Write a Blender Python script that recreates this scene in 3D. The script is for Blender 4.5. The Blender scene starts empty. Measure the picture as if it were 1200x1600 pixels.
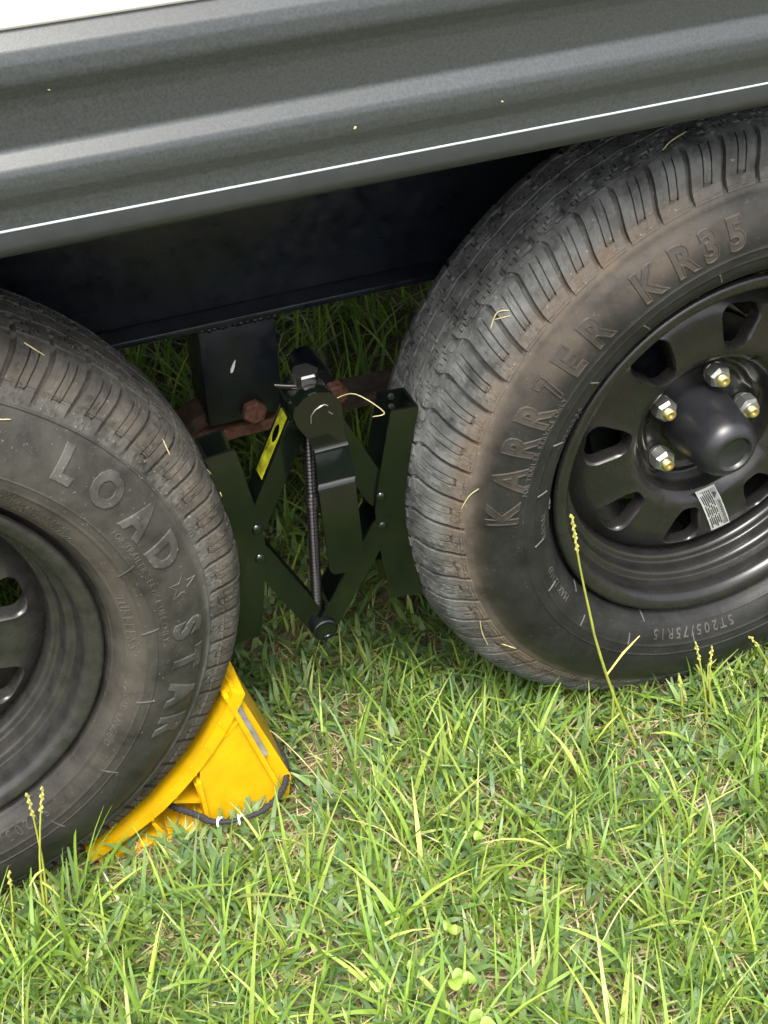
import bpy, bmesh, math, random
import numpy as np
from mathutils import Vector, Matrix

random.seed(7)
rng = np.random.default_rng(7)
S = bpy.context.scene
COL = S.collection
R_ = math.radians

# ------------------------------------------------------------------ camera, sky, sun, exposure
def cam_axes(yaw, pitch, roll):
    cy, sy, cp, sp = math.cos(yaw), math.sin(yaw), math.cos(pitch), math.sin(pitch)
    f = Vector((sy * cp, cy * cp, -sp)); r = Vector((cy, -sy, 0)); u = r.cross(f)
    c, s = math.cos(roll), math.sin(roll)
    return r * c + u * s, u * c - r * s, f
cr, cu, cf = cam_axes(0.35621861, 0.66499715, -0.03555411)
cam_d = bpy.data.cameras.new('camera')
cam = bpy.data.objects.new('camera', cam_d); COL.objects.link(cam)
m = Matrix.Identity(4)
for i in range(3):
    m[i][0], m[i][1], m[i][2] = cr[i], cu[i], -cf[i]
m.translation = Vector((-0.76421777, -0.99811148, 1.20700129))
cam.matrix_world = m
cam_d.sensor_fit = 'VERTICAL'; cam_d.sensor_height = 24.0; cam_d.sensor_width = 18.0
cam_d.lens = 24.0 * 2226.8212 / 1600.0
cam_d.clip_start = 0.02; cam_d.clip_end = 500
S.camera = cam
S.render.resolution_x, S.render.resolution_y = 768, 1024

SUN_EL, SUN_AZ = R_(64), R_(200)     # azimuth from +Y, clockwise: behind the camera and to its left
world = bpy.data.worlds.new('World'); S.world = world; world.use_nodes = True
wn, wl = world.node_tree.nodes, world.node_tree.links
wn.clear()
sky = wn.new('ShaderNodeTexSky'); sky.sky_type = 'NISHITA'; sky.sun_disc = False
sky.sun_elevation = SUN_EL; sky.sun_rotation = SUN_AZ
sky.air_density = 1.0; sky.dust_density = 6.0; sky.ozone_density = 1.0
hs = wn.new('ShaderNodeHueSaturation'); hs.inputs['Saturation'].default_value = 0.35
bg = wn.new('ShaderNodeBackground'); bg.inputs['Strength'].default_value = 0.15
wo = wn.new('ShaderNodeOutputWorld')
wl.new(sky.outputs[0], hs.inputs['Color']); wl.new(hs.outputs[0], bg.inputs['Color']); wl.new(bg.outputs[0], wo.inputs['Surface'])
sun_d = bpy.data.lights.new('sun', 'SUN'); sun_d.energy = 1.45; sun_d.angle = R_(18); sun_d.color = (1.0, 0.95, 0.87)
sun = bpy.data.objects.new('sun', sun_d); COL.objects.link(sun)
sd = Vector((math.sin(SUN_AZ) * math.cos(SUN_EL), math.cos(SUN_AZ) * math.cos(SUN_EL), math.sin(SUN_EL)))
sun.rotation_euler = sd.to_track_quat('Z', 'Y').to_euler(); sun.location = (0, -3, 5)
S.view_settings.view_transform = 'Standard'; S.view_settings.look = 'None'
S.view_settings.gamma = 1.0; S.view_settings.use_curve_mapping = False
S.view_settings.exposure = 1.6
S.render.engine = 'CYCLES'
S.cycles.max_bounces = 8; S.cycles.transmission_bounces = 4; S.cycles.caustics_reflective = False

# ------------------------------------------------------------------ helpers
ZC, XL, GZ = 0.325, -0.880, -0.020     # axle height, left axle, ground

def link(o, parent=None):
    COL.objects.link(o)
    if parent: o.parent = parent
    return o
def empty(name, loc, parent=None):
    o = bpy.data.objects.new(name, None); o.location = loc; o.empty_display_size = .05
    return link(o, parent)
def tag(o, label=None, cat=None, group=None, kind=None):
    for k, v in (('label', label), ('category', cat), ('group', group), ('kind', kind)):
        if v: o[k] = v
    return o
def mesh_obj(name, me, mat, parent=None, origin=None):
    o = bpy.data.objects.new(name, me)
    if mat is not None and not me.materials: me.materials.append(mat)
    link(o, parent)
    return o
def smooth(me, angle=35):
    me.polygons.foreach_set('use_smooth', [True] * len(me.polygons))
    try: me.set_sharp_from_angle(angle=R_(angle))
    except Exception: pass
def bm_obj(name, bm, mat, parent=None, sm=35, bevel=0, segs=2, off=None):
    """link bmesh as one object; coordinates are world, moved into the parent's frame by off"""
    if bevel:
        es = [e for e in bm.edges if len(e.link_faces) == 2 and e.calc_face_angle(0) > R_(40)]
        bmesh.ops.bevel(bm, geom=es, offset=bevel, segments=segs, affect='EDGES', profile=.5, clamp_overlap=True)
    me = bpy.data.meshes.new(name)
    if off is not None: bmesh.ops.translate(bm, verts=bm.verts, vec=-Vector(off))
    bmesh.ops.recalc_face_normals(bm, faces=bm.faces)
    bm.to_mesh(me); bm.free()
    if sm: smooth(me, sm)
    return mesh_obj(name, me, mat, parent)
def add_box(bm, c, s, rot=None):
    r = bmesh.ops.create_cube(bm, size=1)
    M = Matrix.Translation(c) @ (rot.to_4x4() if rot else Matrix()) @ Matrix.Diagonal((*s, 1))
    bmesh.ops.transform(bm, matrix=M, verts=r['verts']); return r['verts']
def add_prism(bm, poly, y0, y1):
    """polygon of (x,z) extruded from y0 (front) to y1 (back)"""
    a = [bm.verts.new((x, y0, z)) for x, z in poly]; b = [bm.verts.new((x, y1, z)) for x, z in poly]
    bm.faces.new(a); bm.faces.new(list(reversed(b))); n = len(poly)
    for i in range(n):
        bm.faces.new((a[i], b[i], b[(i + 1) % n], a[(i + 1) % n]))
def add_lathe_y(bm, prof, n=48, cx=0, cz=0, close=False):
    """(r,y) profile turned about an axis along Y"""
    rows = []
    for r, y in prof:
        if r < 1e-6: rows.append([bm.verts.new((cx, y, cz))])
        else: rows.append([bm.verts.new((cx + r * math.cos(2 * math.pi * k / n), y, cz + r * math.sin(2 * math.pi * k / n))) for k in range(n)])
    if close: rows.append(rows[0])
    for a, b in zip(rows, rows[1:]):
        for k in range(n):
            k2 = (k + 1) % n
            q = []
            for v in (a[k % len(a)], a[k2 % len(a)], b[k2 % len(b)], b[k % len(b)]):
                if v not in q: q.append(v)
            if len(q) > 2:
                try: bm.faces.new(q)
                except ValueError: pass
def add_tube(bm, pts, rad, n=8, caps=True):
    pts = [Vector(p) for p in pts]
    rads = rad if isinstance(rad, (list, tuple)) else [rad] * len(pts)
    prev = None; rows = []
    for i, p in enumerate(pts):
        t = (pts[min(i + 1, len(pts) - 1)] - pts[max(i - 1, 0)]).normalized()
        if prev is None:
            nrm = t.orthogonal().normalized()
        else:
            nrm = (prev - t * prev.dot(t)).normalized()
        prev = nrm; bn = t.cross(nrm)
        rows.append([bm.verts.new(p + (nrm * math.cos(2 * math.pi * k / n) + bn * math.sin(2 * math.pi * k / n)) * rads[i]) for k in range(n)])
    for a, b in zip(rows, rows[1:]):
        for k in range(n):
            bm.faces.new((a[k], a[(k + 1) % n], b[(k + 1) % n], b[k]))
    if caps:
        bm.faces.new(list(reversed(rows[0]))); bm.faces.new(rows[-1])
def add_hex(bm, c, r, y0, y1, ang=0, chamfer=True):
    """hex head along Y, y0 is the front"""
    pts = [(math.cos(ang + k * math.pi / 3), math.sin(ang + k * math.pi / 3)) for k in range(6)]
    d = (y1 - y0) * .22 if chamfer else 0
    rows = [[bm.verts.new((c[0] + x * rr, yy, c[1] + z * rr)) for x, z in pts] for rr, yy in ((r * .82, y0), (r, y0 + d), (r, y1))]
    bm.faces.new(rows[0])
    for a, b in zip(rows, rows[1:]):
        for k in range(6): bm.faces.new((a[k], a[(k + 1) % 6], b[(k + 1) % 6], b[k]))
    bm.faces.new(list(reversed(rows[-1])))
def catmull(pts, sub=8):
    P = [np.array(p, float) for p in pts]; out = []
    for i in range(len(P) - 1):
        p0, p1, p2, p3 = P[max(i - 1, 0)], P[i], P[i + 1], P[min(i + 2, len(P) - 1)]
        for k in range(sub):
            t = k / sub
            out.append(.5 * ((2 * p1) + (-p0 + p2) * t + (2 * p0 - 5 * p1 + 4 * p2 - p3) * t * t + (-p0 + 3 * p1 - 3 * p2 + p3) * t ** 3))
    out.append(P[-1]); return np.array(out)
def grid_mesh(name, V, closed_u=False, closed_v=False):
    nu, nv = V.shape[:2]
    iu = np.arange(nu if closed_u else nu - 1); iv = np.arange(nv if closed_v else nv - 1)
    I, J = np.meshgrid(iu, iv, indexing='ij'); I2 = (I + 1) % nu; J2 = (J + 1) % nv
    Fq = np.stack([I * nv + J, I2 * nv + J, I2 * nv + J2, I * nv + J2], -1).reshape(-1, 4)
    me = bpy.data.meshes.new(name)
    me.vertices.add(nu * nv); me.vertices.foreach_set('co', V.reshape(-1).astype(np.float32))
    me.loops.add(Fq.size); me.loops.foreach_set('vertex_index', Fq.reshape(-1).astype(np.int32))
    me.polygons.add(len(Fq)); me.polygons.foreach_set('loop_start', np.arange(0, Fq.size, 4, dtype=np.int32))
    me.polygons.foreach_set('use_smooth', np.ones(len(Fq), bool))
    me.update(calc_edges=True); return me

# ------------------------------------------------------------------ materials
def mat(name, base, rough=.5, metal=0., spec=.5, bump=0, bscale=300, var=0, vscale=8, coat=0, col2=None, rvar=0):
    M = bpy.data.materials.new(name); M.use_nodes = True
    N, L = M.node_tree.nodes, M.node_tree.links
    b = N['Principled BSDF']
    b.inputs['Base Color'].default_value = (*base, 1); b.inputs['Roughness'].default_value = rough
    b.inputs['Metallic'].default_value = metal; b.inputs['Specular IOR Level'].default_value = spec
    b.inputs['Coat Weight'].default_value = coat
    tc = N.new('ShaderNodeTexCoord')
    if var or col2:
        n = N.new('ShaderNodeTexNoise'); n.inputs['Scale'].default_value = vscale; n.inputs['Detail'].default_value = 6; n.inputs['Roughness'].default_value = .65
        L.new(tc.outputs['Object'], n.inputs['Vector'])
        r = N.new('ShaderNodeValToRGB'); r.color_ramp.elements[0].position = .35; r.color_ramp.elements[1].position = .68
        c2 = col2 or tuple(min(1, c * (1 + var)) for c in base); c1 = base if col2 else tuple(c * (1 - var) for c in base)
        r.color_ramp.elements[0].color = (*c1, 1); r.color_ramp.elements[1].color = (*c2, 1)
        L.new(n.outputs['Fac'], r.inputs['Fac']); L.new(r.outputs[0], b.inputs['Base Color'])
    if rvar:
        n2 = N.new('ShaderNodeTexNoise'); n2.inputs['Scale'].default_value = vscale * 2.3; n2.inputs['Detail'].default_value = 5
        L.new(tc.outputs['Object'], n2.inputs['Vector'])
        mr = N.new('ShaderNodeMapRange'); mr.inputs['From Min'].default_value = .3; mr.inputs['From Max'].default_value = .7
        mr.inputs['To Min'].default_value = max(0, rough - rvar); mr.inputs['To Max'].default_value = min(1, rough + rvar)
        L.new(n2.outputs['Fac'], mr.inputs['Value']); L.new(mr.outputs[0], b.inputs['Roughness'])
    if bump:
        n3 = N.new('ShaderNodeTexNoise'); n3.inputs['Scale'].default_value = bscale; n3.inputs['Detail'].default_value = 4
        L.new(tc.outputs['Object'], n3.inputs['Vector'])
        bp = N.new('ShaderNodeBump'); bp.inputs['Strength'].default_value = bump; bp.inputs['Distance'].default_value = .001
        L.new(n3.outputs['Fac'], bp.inputs['Height']); L.new(bp.outputs[0], b.inputs['Normal'])
    return M

M_siding = mat('grey_siding_paint', (.030, .0350, .0362), .36, .0, .5, bump=.07, bscale=900, var=.26, vscale=420, rvar=.06)
M_white = mat('white_panel_paint', (.82, .82, .80), .3)
M_edge_hl = mat('painted_edge_highlight', (.30, .33, .35), .36, .1)
M_lip = mat('dark_lip_paint', (.026, .029, .033), .4, var=.1, vscale=60)
M_beam = mat('black_frame_paint', (.006, .008, .012), .38, var=.35, vscale=30, rvar=.12, bump=.25, bscale=150)
M_under = mat('dark_underbelly', (.02, .02, .022), .8)
M_rust = mat('rusty_steel', (.085, .035, .022), .8, .1, .3, bump=.8, bscale=400, col2=(.20, .10, .07), vscale=120)
M_spr2 = mat('rust_brown_steel', (.020, .014, .011), .8, .1, .3, bump=.8, bscale=300, col2=(.080, .048, .034), vscale=70)
M_spring = mat('weathered_spring_steel', (.030, .022, .018), .75, .2, .3, bump=.6, bscale=250, col2=(.085, .068, .055), vscale=60)
M_void = mat('black_opening', (.002, .002, .002), 1.0, 0, 0)
M_chalk = mat('chipped_white', (.8, .8, .78), .5)
M_black = mat('gloss_black_paint', (.003, .0045, .0033), .13, 0, .5, var=.3, vscale=14, rvar=.05, coat=.0)
M_reflect_y = mat('yellow_reflection', (.20, .21, .010), .2, var=.65, vscale=60)
M_zinc = mat('zinc_plate', (.42, .43, .41), .36, .9, .5, var=.15, vscale=200)
M_gold = mat('yellow_zinc', (.55, .46, .20), .38, .9, .5, var=.15, vscale=250)
M_chrome = mat('dark_plated_steel', (.30, .30, .28), .13, .95)
M_thread = mat('oiled_thread', (.020, .019, .018), .25, .7)
M_rim = mat('satin_black_wheel_paint', (.009, .009, .0086), .27, 0, .45, col2=(.015, .0145, .0135), vscale=22, rvar=.035, bump=.05, bscale=500)
M_rimL = mat('dusty_black_wheel_paint', (.015, .015, .0142), .30, 0, .45, col2=(.030, .029, .026), vscale=60, rvar=.05, bump=.06, bscale=500)
M_cap = mat('black_rubber_cap', (.012, .0125, .0145), .36, 0, .5, var=.3, vscale=25, rvar=.08)
M_label_w = mat('white_label', (.45, .45, .43), .4)
M_label_k = mat('printed_black', (.03, .03, .03), .5)
M_label_g = mat('printed_grey', (.22, .22, .22), .5)
M_yel = mat('yellow_plastic', (.56, .325, .003), .40, 0, .45, var=.13, vscale=22, rvar=.12, bump=.15, bscale=120)
M_grey = mat('painted_gap_shade', (.20, .20, .205), .6, var=.3, vscale=60)
M_rope = mat('black_rope', (.018, .018, .020), .7, bump=1.0, bscale=900)
M_tie = mat('white_tie', (.75, .75, .73), .4)
M_straw = mat('dry_straw', (.42, .37, .19), .7, var=.25, vscale=60)

def attr_mat(name, rough, spec, translucent=0.):
    M = bpy.data.materials.new(name); M.use_nodes = True
    N, L = M.node_tree.nodes, M.node_tree.links
    b = N['Principled BSDF']; a = N.new('ShaderNodeAttribute'); a.attribute_name = 'tint'
    L.new(a.outputs['Color'], b.inputs['Base Color'])
    b.inputs['Roughness'].default_value = rough; b.inputs['Specular IOR Level'].default_value = spec
    if translucent:
        t = N.new('ShaderNodeBsdfTranslucent'); mx = N.new('ShaderNodeMixShader'); mx.inputs[0].default_value = translucent
        g = N.new('ShaderNodeMixRGB'); g.blend_type = 'MULTIPLY'; g.inputs[0].default_value = 1; g.inputs[2].default_value = (1.35, 1.5, .65, 1)
        L.new(a.outputs['Color'], g.inputs[1]); L.new(g.outputs[0], t.inputs['Color'])
        L.new(b.outputs[0], mx.inputs[1]); L.new(t.outputs[0], mx.inputs[2]); L.new(mx.outputs[0], N['Material Output'].inputs['Surface'])
    return M
M_grass = attr_mat('grass_blades', .45, .4, .30)

def tyre_mat(name, base, dusty, brown, smear):
    """rubber with two painted-in-mesh masks: 'dust' (grey road dust) and 'mud' (brown smear)"""
    M = bpy.data.materials.new(name); M.use_nodes = True
    N, L = M.node_tree.nodes, M.node_tree.links
    b = N['Principled BSDF']; b.inputs['Specular IOR Level'].default_value = .22
    tc = N.new('ShaderNodeTexCoord')
    def noise(scale, det=6, rough=.65):
        n = N.new('ShaderNodeTexNoise'); n.inputs['Scale'].default_value = scale; n.inputs['Detail'].default_value = det; n.inputs['Roughness'].default_value = rough
        L.new(tc.outputs['Object'], n.inputs['Vector']); return n
    def attr(nm):
        a = N.new('ShaderNodeAttribute'); a.attribute_name = nm; return a.outputs['Fac']
    def math_(op, x, y, clamp=False):
        k = N.new('ShaderNodeMath'); k.operation = op; k.use_clamp = clamp
        for i, v in enumerate((x, y)):
            if isinstance(v, (int, float)): k.inputs[i].default_value = v
            else: L.new(v, k.inputs[i])
        return k.outputs[0]
    def mix(f, c1, c2):
        k = N.new('ShaderNodeMixRGB'); L.new(f, k.inputs[0])
        for i, c in ((1, c1), (2, c2)):
            if isinstance(c, tuple): k.inputs[i].default_value = (*c, 1)
            else: L.new(c, k.inputs[i])
        return k.outputs[0]
    n1, n2, n3 = noise(28), noise(7), noise(260, 3)
    f = math_('MULTIPLY', attr('dust'), math_('ADD', math_('MULTIPLY', n1.outputs['Fac'], 2.3), -.55, True), True)
    c = mix(f, base, dusty)
    f2 = math_('MULTIPLY', attr('mud'), math_('SUBTRACT', math_('MULTIPLY', math_('ADD', n2.outputs['Fac'], math_('MULTIPLY', n1.outputs['Fac'], .8)), 1.9), .95, True), True)
    c = mix(f2, c, brown)
    sp = N.new('ShaderNodeMapRange'); sp.inputs['From Min'].default_value = .655; sp.inputs['From Max'].default_value = .70
    L.new(n3.outputs['Fac'], sp.inputs['Value'])
    c = mix(math_('MULTIPLY', sp.outputs[0], math_('ADD', math_('MULTIPLY', attr('dust'), .55), .05)), c, (.26, .25, .22))
    L.new(c, b.inputs['Base Color'])
    r = math_('ADD', math_('MULTIPLY', f, .30), math_('ADD', math_('MULTIPLY', f2, .25), .45), True)
    L.new(r, b.inputs['Roughness'])
    bp = N.new('ShaderNodeBump'); bp.inputs['Strength'].default_value = .35; bp.inputs['Distance'].default_value = .001
    L.new(n3.outputs['Fac'], bp.inputs['Height']); L.new(bp.outputs[0], b.inputs['Normal'])
    return M
M_tyreR = tyre_mat('tyre_rubber_muddy', (.0060, .0060, .0058), (.125, .130, .126), (.092, .072, .054), 1)
M_tyreL = tyre_mat('tyre_rubber_dusty', (.0095, .0094, .0085), (.082, .081, .074), (.092, .077, .060), 1)

# ------------------------------------------------------------------ ground
def ground_mat():
    M = bpy.data.materials.new('soil_and_thatch'); M.use_nodes = True
    N, L = M.node_tree.nodes, M.node_tree.links; b = N['Principled BSDF']
    tc = N.new('ShaderNodeTexCoord')
    n = N.new('ShaderNodeTexNoise'); n.inputs['Scale'].default_value = 9; n.inputs['Detail'].default_value = 8; n.inputs['Roughness'].default_value = .7
    n2 = N.new('ShaderNodeTexNoise'); n2.inputs['Scale'].default_value = 160; n2.inputs['Detail'].default_value = 5
    L.new(tc.outputs['Object'], n.inputs['Vector']); L.new(tc.outputs['Object'], n2.inputs['Vector'])
    r = N.new('ShaderNodeValToRGB'); e = r.color_ramp.elements
    e[0].position = .3; e[0].color = (.075, .095, .03, 1); e[1].position = .7; e[1].color = (.19, .14, .09, 1)
    x = e.new(.5); x.color = (.14, .125, .06, 1)
    L.new(n.outputs['Fac'], r.inputs['Fac'])
    mx = N.new('ShaderNodeMixRGB'); mx.blend_type = 'MULTIPLY'; mx.inputs[0].default_value = .7
    r2 = N.new('ShaderNodeValToRGB'); r2.color_ramp.elements[0].position = .3; r2.color_ramp.elements[0].color = (.45, .45, .45, 1); r2.color_ramp.elements[1].position = .7; r2.color_ramp.elements[1].color = (1.3, 1.25, 1.2, 1)
    L.new(n2.outputs['Fac'], r2.inputs['Fac']); L.new(r.outputs[0], mx.inputs[1]); L.new(r2.outputs[0], mx.inputs[2]); L.new(mx.outputs[0], b.inputs['Base Color'])
    b.inputs['Roughness'].default_value = .95
    bp = N.new('ShaderNodeBump'); bp.inputs['Strength'].default_value = .8; bp.inputs['Distance'].default_value = .01
    L.new(n2.outputs['Fac'], bp.inputs['Height']); L.new(bp.outputs[0], b.inputs['Normal'])
    return M
ax = np.concatenate([-np.geomspace(90, 2.6, 14), np.linspace(-2.4, 2.0, 110), np.geomspace(2.3, 90, 14)])
ay = np.concatenate([-np.geomspace(90, 1.6, 14), np.linspace(-1.5, 1.9, 90), np.geomspace(2.1, 90, 14)])
def gh(x, y):
    return GZ + .006 * np.sin(7.3 * x + 1.7 * np.sin(5 * y)) * np.cos(6.1 * y + .8) + .004 * np.sin(17 * x + 3) * np.sin(15 * y + 1.2 * x)
AX, AY = np.meshgrid(ax, ay, indexing='ij')
gm = grid_mesh('ground', np.stack([AX, AY, gh(AX, AY)], -1))
ground = mesh_obj('ground', gm, ground_mat()); tag(ground, kind='structure')

# ------------------------------------------------------------------ the trailer
trailer = empty('travel_trailer', (-.44, 1.1, GZ))
tag(trailer, 'travel trailer with ribbed grey lower siding, black frame and two black wheels standing on grass', 'trailer')
TO = Vector(trailer.location)
def tpart(name, bm, mt, sm=35, bevel=0, segs=2, parent=None):
    return bm_obj(name, bm, mt, parent or trailer, sm, bevel, segs, TO)

def extrude_x(bm, prof, x0, x1, nx=24, wav=0):
    rows = []
    for k in range(nx + 1):
        x = x0 + (x1 - x0) * k / nx
        w = wav * math.sin(5.1 * x + 1.3) + wav * .6 * math.sin(11.7 * x)
        rows.append([bm.verts.new((x, y + w, z)) for z, y in prof])
    for a, b in zip(rows, rows[1:]):
        for i in range(len(prof) - 1): bm.faces.new((a[i], b[i], b[i + 1], a[i + 1]))
def cal(prof):   # heights were measured on the plane y=-.04; move them along the sight line to their real depth
    return [(z - .48 * (y + .04), y) for z, y in prof]
def facets(pts, f=.0013):      # flat faces with small rounded edges
    out = [pts[0]]
    for p, c, n in zip(pts, pts[1:], pts[2:]):
        p, c, n = map(np.array, (p, c, n)); a, b = c + (p - c) * min(.4, f / np.linalg.norm(p - c)), c + (n - c) * min(.4, f / np.linalg.norm(n - c))
        out += [tuple(a), tuple((a + b) / 4 + c / 2), tuple(b)]
    return out + [pts[-1]]
sid = facets(cal([(.8930, -.0335), (.8860, -.0352), (.8715, -.0440), (.8620, -.0470), (.8520, -.0482), (.8485, -.0480), (.8400, -.0442), (.8325, -.0428), (.8065, -.0424), (.8035, -.0434),
           (.7905, -.0514), (.7850, -.0532), (.7775, -.0540), (.7710, -.0536), (.7625, -.0506), (.7560, -.0504), (.7485, -.0508)]), .0013)
X0, X1 = -3.4, 2.8
bm = bmesh.new(); extrude_x(bm, sid, X0, X1, 60, .0006); tpart('ribbed_siding', bm, M_siding, 60)
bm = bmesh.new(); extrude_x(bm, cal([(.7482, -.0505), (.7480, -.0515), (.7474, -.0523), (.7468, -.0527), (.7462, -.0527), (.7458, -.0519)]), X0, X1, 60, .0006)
tpart('edge_highlight', bm, M_edge_hl, 60)  # bright edge highlight put in as a pale strip
bm = bmesh.new(); extrude_x(bm, cal([(.7463, -.0509), (.7455, -.0524), (.742, -.0526), (.735, -.0524), (.7305, -.0516), (.7285, -.0465), (.7275, -.043), (.7275, -.035), (.731, -.02)]), X0, X1, 60, .0006)
tpart('skirt_lip', bm, M_lip, 60)
bm = bmesh.new(); extrude_x(bm, [(.8868, -.030), (.8848, -.0345), (.8855, -.0370), (.8878, -.0380), (.893, -.0385), (1.05, -.0385), (1.6, -.0385), (2.6, -.0385)], X0, X1, 20, .0004)
tpart('white_panel', bm, M_white, 60)
bm = bmesh.new()
add_box(bm, ((X0 + X1) / 2, 1.13, 2.61), (X1 - X0, 2.36, .02)); add_box(bm, ((X0 + X1) / 2, 2.31, 1.66), (X1 - X0, .02, 1.86))
add_box(bm, (X0, 1.13, 1.66), (.02, 2.34, 1.86)); add_box(bm, (X1, 1.13, 1.66), (.02, 2.34, 1.86))
tpart('body_shell', bm, M_white, 0)
bm = bmesh.new(); add_box(bm, ((X0 + X1) / 2, 1.13, .76), (X1 - X0 - .04, 2.28, .04)); tpart('underbelly', bm, M_under, 0)
# chassis I-beams
def ibeam(y, s):
    bm = bmesh.new(); L = X1 - X0 - .1; xc = (X0 + X1) / 2
    add_prism(bm, [(0, 0)] * 0 or [(xc - L / 2, .4815), (xc + L / 2, .4815), (xc + L / 2, .735), (xc - L / 2, .735)], y, y + .006)
    add_box(bm, (xc, y + .003, .4775), (L, .060, .0075)); add_box(bm, (xc, y + .003, .7375), (L, .060, .006))
    bmesh.ops.remove_doubles(bm, verts=bm.verts, dist=1e-5)
    return tpart('chassis_beam', bm, M_beam, 35, .0015, 2)
ibeam(.25, 1); ibeam(1.95, -1)
# weld bead over the hanger
bm = bmesh.new()
pts = [(-.502 + .084 * k / 40, .2275 + .0012 * math.sin(k * 1.9), .4725 + .0012 * math.sin(k * 2.7 + 1)) for k in range(41)]
add_tube(bm, pts, [.0022 + .0011 * abs(math.sin(k * 1.35)) for k in range(41)], 8); tpart('weld_bead', bm, M_beam, 60)
# spring hanger: folded channel
bm = bmesh.new()
add_box(bm, (-.460, .2305, .414), (.082, .006, .118))
add_box(bm, (-.498, .2595, .414), (.006, .052, .118)); add_box(bm, (-.422, .2595, .414), (.006, .052, .118))
hanger = tpart('spring_hanger', bm, M_beam, 35, .0022, 2)
bm = bmesh.new(); add_hex(bm, (-.4520, .3645), .0138, .2175, .2275, .25)
tpart('hanger_bolt', bm, M_rust, 30, 0, parent=hanger)
bm = bmesh.new()
add_prism(bm, [(-.4722, .4165), (-.4695, .4170), (-.4670, .4230), (-.4655, .4300), (-.4662, .4302), (-.4690, .4255), (-.4715, .4205)], .2262, .2275)
tpart('paint_chip', bm, M_chalk, 0, parent=hanger)
# equaliser beam and leaf springs
def strap(name, pts, w, t, mt, parent=None, y=.262):
    bm = bmesh.new(); P = catmull(pts, 8); n = len(P); rows = []
    for i, (x, z) in enumerate(P):
        d = P[min(i + 1, n - 1)] - P[max(i - 1, 0)]; d /= np.hypot(*d); nx, nz = -d[1], d[0]
        rows.append([bm.verts.new(v) for v in ((x + nx * t / 2, y - w / 2, z + nz * t / 2), (x - nx * t / 2, y - w / 2, z - nz * t / 2), (x - nx * t / 2, y + w / 2, z - nz * t / 2), (x + nx * t / 2, y + w / 2, z + nz * t / 2))])
    for a, b in zip(rows, rows[1:]):
        for k in range(4): bm.faces.new((a[k], a[(k + 1) % 4], b[(k + 1) % 4], b[k]))
    bm.faces.new(rows[0]); bm.faces.new(list(reversed(rows[-1])))
    return tpart(name, bm, mt, 35, .0012, 1, parent)
eq = strap('equalizer_beam', [(-.600, .318), (-.540, .330), (-.470, .333), (-.40, .334), (-.365, .340)], .026, .013, M_rust, y=.252)
strap('leaf_spring', [(-1.18, .30), (-1.05, .345), (-.88, .372), (-.72, .345), (-.60, .325), (-.540, .340), (-.505, .357), (-.470, .366)], .034, .016, M_spr2, y=.256)
strap('leaf_spring', [(-.372, .337), (-.30, .334), (-.22, .334), (-.10, .337), (0, .340), (.2, .33), (.35, .30)], .038, .016, M_spring, y=.258)
# shackle bushing and bolt beside the jack
bm = bmesh.new(); add_lathe_y(bm, [(0, .222), (.0145, .222), (.0165, .2245), (.0165, .275), (0, .275)], 28, -.378, .3815)
bush = tpart('shackle_bushing', bm, M_beam, 40)
bm = bmesh.new(); add_hex(bm, (-.3625, .3685), .0135, .2085, .2215, .1); tpart('shackle_bolt', bm, M_rust, 30, parent=bush)
for x in (0, XL):
    bm = bmesh.new(); add_lathe_y(bm, [(0, .12), (.030, .12), (.030, 2.1), (0, 2.1)], 24, x, ZC); tpart('axle', bm, M_beam, 40)

# ------------------------------------------------------------------ wheels
YC = .082
ctrl = [(.200, .022), (.2080, .0165), (.2135, .0070), (.2185, -.0045), (.2280, -.0135), (.2400, -.0185), (.2520, -.0206), (.2640, -.0203), (.2760, -.0176),
        (.2880, -.0128), (.2990, -.0062), (.3095, .0010), (.3200, .0070), (.3300, .0120), (.3385, .0180), (.3445, .0252), (.3490, .0360), (.3518, .0500), (.3530, .0660), (.3533, .0820)]
prof = catmull(ctrl, 14)                                   # outer half, bead to crown
seg = np.hypot(*np.diff(prof, axis=0).T); tl = np.concatenate([[0], np.cumsum(seg)]); tl = tl[-1] - tl   # arc length from the crown
def at_t(t):      # profile point at arc length t from the crown (outer side)
    return np.interp(t, tl[::-1], prof[::-1, 0]), np.interp(t, tl[::-1], prof[::-1, 1])
def y_of_r(r):
    o = np.argsort(prof[:, 0]); return np.interp(r, prof[o, 0], prof[o, 1])
T_BEAD = tl[0]

def rows_outer(extra):
    t = list(np.linspace(0, .046, 48)) + list(np.linspace(.048, .112, 30)) + list(np.linspace(.115, T_BEAD, 34)) + list(extra)
    return np.array(sorted(set(np.round(t, 5))))
RIBS = {'R': [(.2535, .0009), (.2430, .0007), (.3120, .0007), (.3090, .0006), (.2130, .0005), (.2215, .0005)],
        'L': [(.2525, .0009), (.2430, .0007), (.3075, .0006), (.3245, .0010), (.2150, .0005), (.2250, .0005)]}
def sstep(a, b, x):
    u = np.clip((x - a) / (b - a), 0, 1); return u * u * (3 - 2 * u)

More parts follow.
